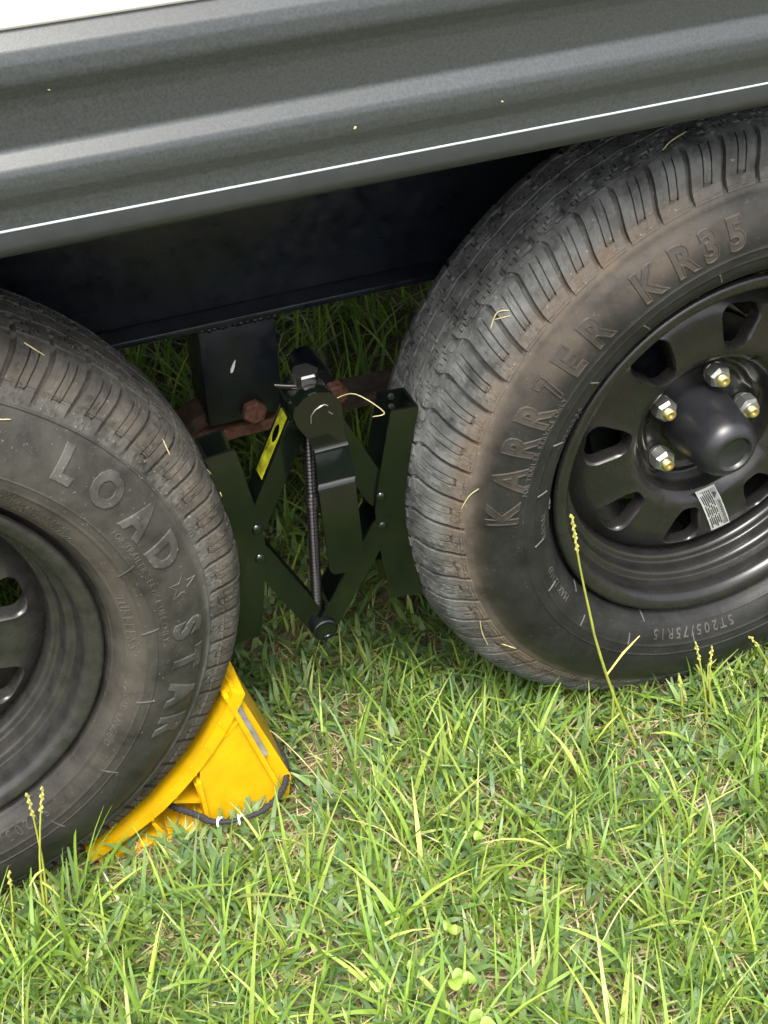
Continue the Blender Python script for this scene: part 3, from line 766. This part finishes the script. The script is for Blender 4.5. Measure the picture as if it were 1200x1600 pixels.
# yellow reflection painted on the outer web of the upper arm, with a slot
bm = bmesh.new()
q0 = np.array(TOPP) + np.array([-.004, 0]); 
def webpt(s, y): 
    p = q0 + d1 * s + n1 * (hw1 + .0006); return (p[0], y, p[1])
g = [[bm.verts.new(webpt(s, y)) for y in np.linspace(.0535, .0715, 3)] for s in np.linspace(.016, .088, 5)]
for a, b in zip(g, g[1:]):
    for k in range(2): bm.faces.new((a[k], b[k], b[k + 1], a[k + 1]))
spart('yellow_reflection', bm, M_reflect_y, 0, 0, parent=a1)
bm = bmesh.new(); cs = []
for k in range(20):
    a = 2 * math.pi * k / 20; s = .041 + .0095 * math.cos(a); y = .062 + .0050 * math.sin(a)
    p = q0 + d1 * s + n1 * (hw1 + .0010); cs.append(bm.verts.new((p[0], y, p[1])))
bm.faces.new(cs); spart('slot', bm, M_void, 0, 0, parent=a1)
# pivots
def pivot(name, c, r, y0, y1, rings=True):
    bm = bmesh.new()
    pr_ = [(0, y0 + .0012), (r * .50, y0 + .0012), (r * .55, y0), (r * .74, y0), (r * .78, y0 + .0014), (r * .86, y0 + .0014), (r * .90, y0 + .0004), (r, y0 + .0016), (r, y1), (0, y1)]
    add_lathe_y(bm, pr_, 36, c[0], c[1]); return spart(name, bm, M_black, 45, 0)
pivot('lower_pivot', BOTP, .0135, .0385, .082)
bm = bmesh.new(); add_lathe_y(bm, [(0, .0325), (.0215, .0325), (.0225, .0337), (.0225, .0455), (.0190, .0460), (.0190, .080), (.0, .080)], 40, *TOPP); spart('upper_pivot', bm, M_black, 45, 0)
# threaded rod
bm = bmesh.new(); pts, rr = [], []
za, zb = .192, .487; n = 136
for k in range(n + 1):
    z = za + (zb - za) * k / n; pts.append((-.4500 + .006 * (z - za) / .29, .0560, z)); rr.append(.0050 + (.0009 if k % 2 else -.0009) + (.0014 if abs(z - .365) < .008 else 0))
add_tube(bm, pts, rr, 14); spart('threaded_rod', bm, M_thread, 20, 0)
# ratchet handle: round head, stepped forward, flat grip
bm = bmesh.new()
path = [(.0095, .4790), (.0085, .452), (.0078, .4460), (.0030, .4405), (-.0090, .4180), (-.0130, .4125), (-.0140, .4060), (-.0145, .330)]
cx = lambda z: float(np.interp(z, [.305, .4270, .4400, .479], [-.4350, -.4420, -.4320, -.4430]))
W0, W1 = .0165, .0178
def strip_pt(y, z, s, w): return (cx(z) + s * w, y, z)
prof_h = []
for a in np.linspace(90, 10, 8): prof_h.append((.0290, .4790 + .0235 * math.sin(R_(a)), .0235 * math.cos(R_(a)) + 1e-4))
prof_h += [(.0290, .472, .0222), (.0290, .462, .0195), (.0290, .4520, .0172), (.0289, .4450, W0), (.0286, .4425, W0), (.0276, .4406, W0), (.0258, .4394, W0), (.0235, .4387, W0),
           (-.0060, .4300, W1), (-.0086, .4288, W1), (-.0105, .4270, W1), (-.0115, .4245, W1), (-.0120, .4210, W1), (-.0120, .37, W1), (-.0120, .335, W1)]
for a in np.linspace(20, 90, 6): prof_h.append((-.0120, .331 - .009 * math.sin(R_(a)), W1 - .009 + .009 * math.cos(R_(a))))
fr = [[bm.verts.new(strip_pt(y, z, s, w)) for s in (-1, -.5, 0, .5, 1)] for y, z, w in prof_h]
bk = [[bm.verts.new(strip_pt(y + .0030, z - .0004, s, w)) for s in (-1, -.5, 0, .5, 1)] for y, z, w in prof_h]
for i in range(len(fr) - 1):
    for k in range(4):
        bm.faces.new((fr[i][k], fr[i][k + 1], fr[i + 1][k + 1], fr[i + 1][k])); bm.faces.new((bk[i][k], bk[i + 1][k], bk[i + 1][k + 1], bk[i][k + 1]))
    for k in (0, 4): bm.faces.new((fr[i][k], fr[i + 1][k], bk[i + 1][k], bk[i][k]))
for row_f, row_b in ((fr[0], bk[0]), (fr[-1], bk[-1])):
    for k in range(4): bm.faces.new((row_f[k], row_f[k + 1], row_b[k + 1], row_b[k]))
hnd = spart('ratchet_handle', bm, M_black, 50, 0)
bm = bmesh.new()
add_tube(bm, [(-.4500, .0284, .4720), (-.4495, .0284, .4800), (-.4450, .0284, .4855), (-.4365, .0284, .4890), (-.4330, .0284, .4870)], .0009, 8); add_tube(bm, [(-.4325, .0284, .4800), (-.4290, .0284, .4765)], .0009, 8)
spart('embossed_highlight', bm, M_chrome, 50, 0, parent=hnd)  # highlights of the embossed mark put in as plated beads
# top nut stack and collar
bm = bmesh.new()
def lathe_z(bm, prof_, n, x, y):
    rows = [[bm.verts.new((x + r * math.cos(2 * math.pi * k / n), y + r * math.sin(2 * math.pi * k / n), z)) for k in range(n)] for r, z in prof_]
    for a, b in zip(rows, rows[1:]):
        for k in range(n): bm.faces.new((a[k], a[(k + 1) % n], b[(k + 1) % n], b[k]))
    bm.faces.new(rows[0]); bm.faces.new(list(reversed(rows[-1])))
lathe_z(bm, [(.017, .4840), (.0178, .4850), (.0178, .4868), (.0160, .4878), (.0160, .4895), (.0178, .4905), (.0178, .4935), (.0165, .4950)], 32, -.4440, .058)
spart('thrust_washer', bm, M_chrome, 40, 0)
bm = bmesh.new(); lathe_z(bm, [(.0120, .4950), (.0135, .4960), (.0135, .5085), (.0118, .5105)], 6, -.4440, .058); spart('top_nut', bm, M_chrome, 30, .0008)
bm = bmesh.new(); add_box(bm, (-.4500, .0610, .4760), (.030, .030, .026)); spart('trunnion_block', bm, M_black, 35, .004, 3)
bm = bmesh.new(); add_tube(bm, [(-.4725, .060, .5005), (-.4600, .056, .4985), (-.452, .054, .4975)], [.0022, .0030, .0030], 10); spart('cotter_pin', bm, M_thread, 50, 0)

# ------------------------------------------------------------------ yellow chock under the left tyre
yc = empty('wheel_chock', (-.60, .06, GZ)); tag(yc, 'yellow plastic ribbed wedge chock tucked under the left tyre', 'wheel chock')
YO = Vector(yc.location)
def ypart(name, bm, mt=M_yel, sm=35, bevel=.0012, segs=2): return bm_obj(name, bm, mt, yc, sm, bevel, segs, YO)
Y0, Y1 = .018, .118
RT = .3560
def on_arc(deg, r=RT): return (XL + r * math.cos(R_(deg)), ZC + r * math.sin(R_(deg)))
arcd = np.linspace(-65.5, -24.6, 18)
arc = [on_arc(a) for a in arcd]; arc_o = [on_arc(a, RT + .007 + .007 * min(1, i / 6)) for i, a in enumerate(arcd)]
for nm, y0, y1 in (('curved_cradle', Y0, Y1),):
    bm = bmesh.new(); add_prism(bm, arc + arc_o[::-1], y0, y1); ypart(nm, bm)
TOPX, TOPZ = arc[-1]
BR = (-.5160, .0130); PB = (-.6000, -.0130)
pan = [on_arc(-25.2, RT + .001), (-.5600, .1650), BR, (BR[0] - .006, -.012), PB, (-.6030, .045), on_arc(-40, RT + .009), on_arc(-34, RT + .0095)]
bm = bmesh.new(); add_prism(bm, pan, Y0 + .0035, Y0 + .0075); ypart('side_panel', bm)
bm = bmesh.new()   # raised edging along the back edge of the side and down the panel's front edge
def barp(p, q, w, y0, y1):
    p, q = np.array(p), np.array(q); d = (q - p) / np.linalg.norm(q - p); n = np.array([-d[1], d[0]]) * w / 2
    add_prism(bm, [tuple(p + n), tuple(q + n), tuple(q - n), tuple(p - n)], y0, y1)
barp((-.5630, .1740), (-.5175, .0130), .0050, Y0 - .0012, Y0 + .012)
ypart('edge_rib', bm)
bm = bmesh.new(); barp((-.6040, .062), (-.6000, -.014), .0045, Y0 - .0004, Y1 - .010); ypart('upright_rib', bm)
bm = bmesh.new(); barp((-.6065, .0560), (-.6005, .0130), .004, Y0 + .004, Y0 + .05); barp((-.632, .0330), (-.6010, .0190), .0042, Y0 + .012, Y1 - .02); ypart('cross_rib', bm)
bm = bmesh.new(); barp((-.6580, .0180), (-.6440, -.016), .0042, Y0 + .004, Y1 - .012); ypart('foot_rib', bm)
for a in (-31, -36, -41, -46.5, -52):
    bm = bmesh.new(); barp(on_arc(a, RT + .001), on_arc(a - 1.2, RT + .0135), .0022, Y0 - .0011, Y0 + .004); ypart('cradle_rib', bm)
bm = bmesh.new(); barp(on_arc(-35.5, RT + .0135), (-.5500, .1360), .0026, Y0 + .0018, Y0 + .0060); ypart('panel_rib', bm)
bm = bmesh.new(); barp((-.700, .002), (-.696, -.016), .0042, Y0 + .004, Y1 - .012); ypart('foot_rib', bm)
bm = bmesh.new(); add_prism(bm, [(-.722, -.0165), (-.520, -.0165), (-.520, -.0125), (-.722, -.0080)], Y0 + .002, Y1 - .002); ypart('base_plate', bm)
bm = bmesh.new()   # sloping back, standing a little behind the edging
add_prism(bm, [(-.5520, .1780), (-.5020, .0200), (-.5080, -.014), (-.5160, -.014), (-.5160, .0120), (-.5660, .1700)], Y0 + .0085, Y1); ypart('back_slope', bm)
bm = bmesh.new(); add_prism(bm, [(-.5600, .1700), (-.5545, .1720), (-.5265, .0720), (-.5320, .0690)], Y0 + .0020, Y0 + .0105); ypart('gap_shade_strip', bm, M_grey)  # shade of the gap beside the edging put in as a grey bar

# ------------------------------------------------------------------ rope
rp = catmull([(-.556, .140, .036), (-.535, .172, .032), (-.527, .158, .026), (-.511, .127, .020), (-.503, .080, .020), (-.503, .042, .022), (-.516, .012, .021), (-.545, -.008, .021), (-.576, -.009, .020), (-.600, .000, .019),
              (-.611, .013, .019), (-.633, .036, .019), (-.648, .060, .014)], 10)
rope = empty('rope', (-.55, .05, 0)); tag(rope, 'thin black braided rope looped round the end of the yellow chock', 'rope')
bm = bmesh.new()
for ph_ in (0, 2.1, 4.2):
    pts = []
    for i, p in enumerate(rp):
        a = i * 1.15 + ph_; pts.append((p[0] + .0016 * math.cos(a), p[1] + .0010 * math.sin(a * .9), p[2] + .0016 * math.sin(a)))
    add_tube(bm, pts, .0023, 8)
bm_obj('braid', bm, M_rope, rope, 60, 0, 2, (-.55, .05, 0))
for i in (87, 79):
    bm = bmesh.new(); c = Vector(rp[i]); t = (Vector(rp[i + 1]) - Vector(rp[i - 1])).normalized(); u = t.orthogonal().normalized(); v = t.cross(u)
    add_tube(bm, [c + (u * math.cos(a) + v * math.sin(a)) * .0048 for a in np.linspace(0, 2 * math.pi, 17)], .0012, 6)
    add_tube(bm, [c + Vector((0, -.002, .005)), c + Vector((.003, -.006, .013))], .0009, 6)
    bm_obj('cable_tie', bm, M_tie, rope, 60, 0, 2, (-.55, .05, 0))

# ------------------------------------------------------------------ grass
def blades(P, length, width, lean, az, curl, tint, nseg=5, fold=.18, tip=.05):
    """arrays per blade; returns verts, quads, per-vertex tint"""
    n = len(P); s = np.linspace(0, 1, nseg + 1)
    ang = lean[:, None] + curl[:, None] * s[None] ** 1.3                   # angle from vertical along the blade
    ds = length[:, None] / nseg
    h = np.concatenate([np.zeros((n, 1)), np.cumsum(np.sin(ang[:, :-1]) * ds, 1)], 1); z = np.concatenate([np.zeros((n, 1)), np.cumsum(np.cos(ang[:, :-1]) * ds, 1)], 1)
    d = np.stack([np.cos(az), np.sin(az)], 1); side = np.stack([-np.sin(az), np.cos(az)], 1)
    C = np.concatenate([P[:, None, :2] + h[..., None] * d[:, None], (P[:, None, 2] + z)[..., None]], 2)
    wprof = (.65 + .35 * np.minimum(1, s * 5)) * np.clip((1 - s) / .55, tip, 1) ** .8
    w = width[:, None] * wprof[None] / 2
    tw = rng.normal(0, .5, n)[:, None] * s[None]
    off = np.concatenate([side[:, None] * (w * np.cos(tw))[..., None], (w * np.sin(tw))[..., None]], 2)
    lift = (w * fold)[..., None] * np.array([0, 0, 1.])
    Lv, Rv = C - off + lift, C + off + lift
    V = np.stack([Lv, Rv], 2)                                             # n, seg+1, 2, 3
    zmin = gh(V[..., 0], V[..., 1]) + .0015
    V[..., 2] = np.maximum(V[..., 2], zmin)
    idx = np.arange(n)[:, None] * (2 * (nseg + 1)) + 2 * np.arange(nseg)[None]
    Q = np.stack([idx, idx + 1, idx + 3, idx + 2], -1).reshape(-1, 4)
    k = (.72 + .42 * s)[None, :, None, None]
    Tn = np.broadcast_to(tint[:, None, None, :], V.shape)
    # natural colour run: pale sheath at the base, full colour towards the tip
    base_mix = np.clip(1 - s * 3.5, 0, 1)[None, :, None, None] * .45
    Tn = Tn * (1 - base_mix) + np.array([.20, .20, .08]) * base_mix
    return V.reshape(-1, 3), Q, Tn.reshape(-1, 3)
def quads_obj(name, chunks, mt):
    Vs, Qs, Ts, b = [], [], [], 0
    for V, Q, T in chunks: Vs.append(V); Qs.append(Q + b); Ts.append(T); b += len(V)
    V, Q, T = np.concatenate(Vs), np.concatenate(Qs), np.concatenate(Ts)
    me = bpy.data.meshes.new(name); me.vertices.add(len(V)); me.vertices.foreach_set('co', V.reshape(-1).astype(np.float32))
    me.loops.add(Q.size); me.loops.foreach_set('vertex_index', Q.reshape(-1).astype(np.int32))
    me.polygons.add(len(Q)); me.polygons.foreach_set('loop_start', np.arange(0, Q.size, 4, dtype=np.int32)); me.polygons.foreach_set('use_smooth', np.ones(len(Q), bool))
    me.update(calc_edges=True)
    a = me.color_attributes.new('tint', 'FLOAT_COLOR', 'POINT'); a.data.foreach_set('color', np.concatenate([T, np.ones((len(T), 1))], 1).reshape(-1).astype(np.float32))
    return mesh_obj(name, me, mt)
GREENS = np.array([[.120, .205, .030], [.175, .270, .040], [.245, .330, .058], [.085, .155, .036], [.355, .410, .115], [.125, .215, .068]])
STRAWS = np.array([[.42, .37, .20], [.34, .29, .15], [.50, .45, .28], [.24, .19, .11]])
def field(x0, x1, y0, y1):
    return np.sin(9.1 * x0 + 3) 
def patch(x, y):    # 0..1 density/height variation over the lawn
    return .5 + .25 * np.sin(11 * x + 2.3 * np.sin(7 * y)) + .25 * np.sin(13 * y - 3 * x + 1.1)
BARE = [(-.455, .055, .085), (-.13, -.10, .06), (-.335, -.285, .065), (-.20, -.23, .045), (-.41, .02, .06), (-.10, -.16, .05), (-.56, -.20, .04)]
def bare(x, y):
    b = np.zeros_like(x)
    for bx, by, br in BARE: b = np.maximum(b, np.exp(-(((x - bx) / br) ** 2 + ((y - by) / br * .9) ** 2)))
    return b
def keep(x, y):
    k = np.ones(len(x), bool)
    for wx in (0, XL): k &= ~((np.abs(x - wx) < .085) & (y > .002) & (y < .165))
    k &= ~((x > -.735) & (x < -.508) & (y > .014) & (y < .122))
    return k
def scatter(n, x0, x1, y0, y1):
    x, y = rng.uniform(x0, x1, n), rng.uniform(y0, y1, n); k = keep(x, y); return x[k], y[k]
def lawn(n, x0, x1, y0, y1, lmul=1., straw=.18, tall=.12, tint_gain=1., nseg=5, wmul=1., thin=.75):
    x, y = scatter(n, x0, x1, y0, y1)
    nc = max(1, n // 14); ci = rng.integers(0, nc, len(x)); cl = rng.random(len(x)) < .62
    cxs, cys, caz, clen = rng.uniform(x0, x1, nc), rng.uniform(y0, y1, nc), rng.uniform(0, 2 * np.pi, nc), rng.normal(1.05, .22, nc)
    x = np.where(cl, cxs[ci] + rng.normal(0, .009, len(x)), x); y = np.where(cl, cys[ci] + rng.normal(0, .009, len(x)), y)
    k = (rng.random(len(x)) > bare(x, y) * thin) & keep(x, y); x, y, ci, cl = x[k], y[k], ci[k], cl[k]; n = len(x)
    p = patch(x, y) * np.where((x > -.75) & (x < -.47) & (y > -.07) & (y < .2), .35, 1.)
    L = rng.gamma(5, .0085, n) * (.65 + .6 * p) * lmul + .008
    isl = rng.random(n) < tall
    near = (x > -.75) & (x < -.48) & (y > -.045) & (y < .2); isl &= ~near; L = np.where(near, L * .62, L)
    L = np.minimum(np.where(isl, L * 1.45 + .012, L), .105 * max(1, lmul * .8))
    W = np.clip(rng.normal(.0031, .0009, n), .0012, .007) * wmul * np.where(isl, 1.1, 1)
    lean = np.abs(rng.normal(.55, .38, n)); curl = rng.normal(.75, .45, n)
    az = np.where(cl, caz[ci] + rng.normal(0, .75, n), rng.uniform(0, 2 * np.pi, n)); L = np.where(cl, L * np.clip(clen[ci], .5, 1.7), L)
    g = GREENS[rng.choice(len(GREENS), n, p=[.22, .26, .2, .12, .1, .1])] * rng.normal(1, .13, n)[:, None]
    st = rng.random(n) < straw * (1 + .8 * bare(x, y)); g = np.where(st[:, None], STRAWS[rng.integers(0, 4, n)] * rng.normal(1, .12, n)[:, None], g)
    lean = np.where(st, np.abs(rng.normal(1.25, .25, n)), lean); L = np.where(st, L * .8, L); W = np.where(st, W * .75, W)
    P = np.stack([x, y, gh(x, y)], 1)
    return blades(P, L, W, lean, az, curl, np.clip(g * tint_gain, .005, .7), nseg)
def broad(n, x0, x1, y0, y1):   # short wide leaves of creeping crab grass, in small rosettes
    x, y = scatter(n, x0, x1, y0, y1); m_ = len(x); k = 5
    X = np.repeat(x, k) + rng.normal(0, .007, m_ * k); Y = np.repeat(y, k) + rng.normal(0, .007, m_ * k); n2 = m_ * k
    P = np.stack([X, Y, gh(X, Y) + rng.uniform(.002, .016, n2)], 1)
    g = np.array([[.115, .195, .060], [.155, .235, .065], [.095, .165, .070]])[rng.integers(0, 3, n2)] * rng.normal(1, .1, n2)[:, None]
    return blades(P, rng.uniform(.022, .045, n2), rng.uniform(.0045, .0075, n2), rng.uniform(.5, 1.2, n2), rng.uniform(0, 6.283, n2), rng.uniform(.2, .9, n2), g, 5, .25)
def thatch(n, x0, x1, y0, y1):
    x, y = scatter(n, x0, x1, y0, y1); n = len(x)
    P = np.stack([x, y, gh(x, y) + rng.uniform(.002, .014, n)], 1)
    g = STRAWS[rng.integers(0, 4, n)] * rng.normal(1, .18, n)[:, None]
    return blades(P, rng.uniform(.015, .055, n), rng.uniform(.0010, .0024, n), rng.uniform(1.2, 1.65, n), rng.uniform(0, 6.283, n), rng.normal(0, .35, n), np.clip(g, .02, .6), 3, .1)
chunks = [lawn(25000, -1.0, .36, -.52, .20, straw=.15), thatch(13000, -1.0, .36, -.52, .25), broad(1500, -1.0, .36, -.52, .25),
          lawn(1500, -1.0, .36, -.52, .06, lmul=1.3, straw=.05, tall=1., wmul=1.2, tint_gain=1.25),
          lawn(7000, -1.1, .40, .20, .75, straw=.12), broad(300, -.6, .2, .1, .5),
          lawn(5200, -1.2, .60, .55, 1.55, lmul=2.1, straw=.04, tall=.35, wmul=1.25, thin=0, tint_gain=1.15), thatch(2500, -1.0, .5, .25, 1.4)]  # long grass under the trailer tinted lighter to show in the shade
quads_obj('grass', chunks, M_grass); tag(bpy.data.objects['grass'], 'mown green lawn grass with dry straw thatch round the wheels', 'grass', kind='stuff')
far = [lawn(9000, -3.5, 3.0, -3.2, -.52, nseg=3, wmul=2.2, lmul=1.2), lawn(3500, -3.5, -1.0, -.5, 2.4, nseg=3, wmul=2.2, lmul=1.2), lawn(3500, .36, 3.2, -.5, 2.4, nseg=3, wmul=2.2, lmul=1.2), lawn(4500, -3.5, 3.2, 1.5, 4.5, nseg=3, wmul=2.4, lmul=1.6)]
quads_obj('outer_lawn_grass', far, M_grass); tag(bpy.data.objects['outer_lawn_grass'], 'lawn grass stretching away round the trailer', 'grass', kind='stuff')
for o in (bpy.data.objects['grass'], bpy.data.objects['outer_lawn_grass']):
    if 'category' in o: del o['category']

# tall seed stems, each a plant of its own
M_stem = mat('stem_yellow_green', (.30, .33, .055), .5, var=.2, vscale=40)
M_seed = mat('seed_head', (.46, .42, .12), .7, var=.25, vscale=300, bump=.6, bscale=800)
def stem(base, tip_, label, bend=.15, seed=.045, side=None, r0=.0016):
    base, tip_ = Vector(base), Vector(tip_); root = empty('grass_stem', base); tag(root, label, 'grass stem', 'tall seeding grass stems')
    v = tip_ - base; perp = Vector((v.z, 0, -v.x)).normalized() * v.length * bend
    pts = [base + v * t + perp * (t * (1 - t)) * 2 * (1 if t < .6 else .9) for t in np.linspace(0, 1, 12)]
    bm = bmesh.new(); add_tube(bm, pts, [r0 * (1 - .55 * t) for t in np.linspace(0, 1, 12)], 6); bm_obj('stalk', bm, M_stem, root, 60, 0, 2, base)
    if seed:
        bm = bmesh.new(); d = (pts[-1] - pts[-3]).normalized(); n = int(seed / .0032)
        for k in range(n):
            c = pts[-1] - d * (seed * (1 - k / n)); a = k * 2.4
            o = d.orthogonal().normalized(); o2 = d.cross(o); w = (o * math.cos(a) + o2 * math.sin(a)) * .0016
            add_tube(bm, [c + w * .3, c + w + d * .002, c + w * .6 + d * .0052], [.0007, .0013, .0003], 5)
        bm_obj('seed_head', bm, M_seed, root, 60, 0, 2, base)
    if side:
        for s in side:
            p = pts[s[0]]; q = Vector(s[1]); bm = bmesh.new()
            mid = (p + q) / 2 + Vector((0, 0, .004)); add_tube(bm, [p, mid, q], [.0011, .0014, .0006], 6); bm_obj('side_shoot', bm, M_stem if s[2] == 0 else M_seed, root, 60, 0, 2, base)
    return root
stem((-.120, -.060, -.01), (-.218, -.050, .349), 'tallest seeding grass stem, rising across the right rim', -.06, .05, [(4, (-.125, -.05, .155), 1), (3, (-.150, -.055, .0), 0), (2, (-.175, -.06, .02), 0)], .0020)
stem((-.020, -.050, -.015), (-.044, -.040, .105), 'short upright seed spike below the sticker of the right rim', .04, .03)
stem((-.012, -.048, -.015), (-.021, -.040, .090), 'leaning seed spike just right of the upright spike by the right tyre', -.06, .03)
stem((-.050, -.045, -.015), (-.062, -.042, .062), 'shortest seed spike in the cluster under the right rim', .05, .02)
stem((.070, -.045, -.015), (.029, -.040, .088), 'curved seed stem at the right edge of the photo', .15, .025)
stem((-.790, -.040, -.015), (-.774, -.040, .186), 'straight seed stem crossing the lower edge of the left rim', .05, .035, [(5, (-.795, -.05, .07), 0)])
stem((-.788, -.042, -.015), (-.759, -.040, .188), 'forked seed stem leaning right before the left tyre', -.06, .035, [(4, (-.770, -.05, .04), 0)])
stem((-.828, -.050, -.015), (-.810, -.042, .090), 'short seed stem at the left edge below the left tyre', .05, .02)

# round-leaved weeds
M_clover = mat('clover_leaf', (.17, .26, .035), .5, var=.2, vscale=80)
def weed(x, y, r, label, n=3):
    root = empty('clover_plant', (x, y, gh(x, y))); tag(root, label, 'weed', 'round leaved weeds in the lawn')
    for k in range(n):
        a = k * 2 * math.pi / n + x * 40; c = Vector((x + .75 * r * math.cos(a), y + .75 * r * math.sin(a), .024 + .006 * math.sin(k * 2 + x * 90)))
        bm = bmesh.new(); ctr = bm.verts.new(c - Vector((0, 0, .0012))); ring = []
        for j in range(14):
            b = 2 * math.pi * j / 14; rr = r * (.72 + .06 * math.cos(2 * b)) * (1 - .22 * math.exp(-((b - math.pi) / .35) ** 2))
            ring.append(bm.verts.new(c + Vector((rr * math.cos(b + a), rr * math.sin(b + a), .003 * math.cos(b * 2 + k)))))
        for j in range(14): bm.faces.new((ctr, ring[j], ring[(j + 1) % 14]))
        add_tube(bm, [c, Vector((x, y, float(gh(x, y)) - .001))], .0009, 5)
        bm_obj('leaf', bm, M_clover, root, 60, 0, 2, root.location)
for x, y, r, l in ((-.441, -.330, .0125, 'largest round leaved weed at the bottom edge of the lawn'), (-.436, -.280, .0100, 'pale round leaved weed just above the largest one'), (-.420, -.225, .0075, 'small round leaved weed in the middle of the lawn'),
                   (-.350, -.125, .0080, 'round leaved weed right of the yellow chock'), (-.470, -.250, .0065, 'tiny round leaved weed left of the pale one')):
    weed(x, y, r, l, 3)

# dry bits: on the tyres and across the lawn
def straw(pts, label, r=.0009, name='dry_straw', grp='dry grass clippings on tyres and lawn', mt=M_straw):
    P = catmull(pts, 5); bm = bmesh.new(); n = len(P)
    add_tube(bm, [tuple(p) for p in P], [r * .75 * (1 - .5 * abs(2 * k / (n - 1) - 1) ** 3) for k in range(n)], 6)
    o = bm_obj(name, bm, mt, None, 60); tag(o, label, 'straw', grp); return o
def on_tyre(wx, deg, t, lift=.0012):
    r, y = at_t(t); r += lift * (1 if t < .08 else .3); y -= lift if t > .07 else 0
    return (wx + r * math.cos(R_(deg)), y, ZC + r * math.sin(R_(deg)))
def tstraw(wx, l, label, r=.0009): straw([on_tyre(wx, d, t) for d, t in l], label, r)
tstraw(0, [(170.5, .112), (172.5, .104), (175.5, .098)], 'curved dry clipping on the muddy side of the right tyre')
tstraw(0, [(139, .066), (140.5, .058), (143, .062)], 'pale clipping stuck on the upper shoulder of the right tyre')
tstraw(0, [(141.5, .060), (139.5, .070)], 'second clipping crossing the pale one on the right tyre', .0007)
tstraw(0, [(162, .024), (163.5, .018), (165, .020)], 'short curled clipping on the right tread above the chock')
tstraw(0, [(101, .030), (104, .034), (106, .040)], 'long clipping on top of the right tyre under the skirt')
tstraw(0, [(205, .092), (209, .085), (213, .080)], 'dry clipping low on the shoulder of the right tyre')
tstraw(0, [(214, .094), (217, .102)], 'short clipping low on the sidewall of the right tyre', .0008)
tstraw(XL, [(62, .112), (59, .118), (55.5, .114)], 'bent dry clipping on the upper sidewall of the left tyre')
tstraw(XL, [(56, .050), (53, .056)], 'dry clipping on the upper tread of the left tyre')
tstraw(XL, [(19, .040), (16, .034), (13, .038)], 'long clipping on the tread edge of the left tyre by the chock')
tstraw(XL, [(31, .066), (28.5, .072)], 'small clipping on the shoulder of the left tyre', .0007)
straw([(-.520, .130, .020), (-.500, .080, .030), (-.480, .030, .020), (-.470, -.02, .015)], 'long reddish dry stem lying beside the black rope', .0008)
straw([(-.420, .046, .480), (-.395, .060, .470), (-.372, .046, .452), (-.384, .046, .450)], 'bent dry straw caught between the jack arm and right chock channel', .0008)
straw([(-.300, -.300, .022), (-.260, -.270, .028), (-.215, -.245, .024), (-.18, -.225, .020)], 'long yellow dry stem lying across the lawn', .0011)
straw([(-.470, -.050, .020), (-.440, -.090, .030), (-.420, -.130, .022)], 'dry stem lying right of the yellow chock', .0009)
straw([(-.130, -.24, .010), (-.128, -.222, .045), (-.129, -.205, .07)], 'short yellow upright stalk in the right part of the lawn', .0013)
# speckles of dust and grit on the siding
def chip(x, zc, s, label):
    o = mesh_obj('seed_husk', bpy.data.meshes.new('seed_husk'), None)
    bm = bmesh.new(); bmesh.ops.create_icosphere(bm, subdivisions=1, radius=1); zz = [z for z, y in sid]; yy = [y for z, y in sid]
    y = float(np.interp(zc, zz[::-1], yy[::-1]))
    s *= .55
    bmesh.ops.transform(bm, matrix=Matrix.Translation((x, y - s * .3, zc)) @ Matrix.Rotation(x * 9, 4, 'Y') @ Matrix.Diagonal((s * 1.6, s * .6, s, 1)), verts=bm.verts)
    bm.to_mesh(o.data); bm.free(); o.data.materials.append(M_straw); tag(o, label, 'seed husk', 'husks stuck to the siding')
chip(-.425, .7815, .0018, 'pale seed husk on the grey siding over the gap between tyres')
chip(-.305, .7805, .0014, 'tiny seed husk on the siding towards the right tyre')
chip(-.600, .8130, .0014, 'tiny seed husk on the upper grey siding at left')
chip(-.640, .8450, .0020, 'slanting seed husk near the white panel on the siding')
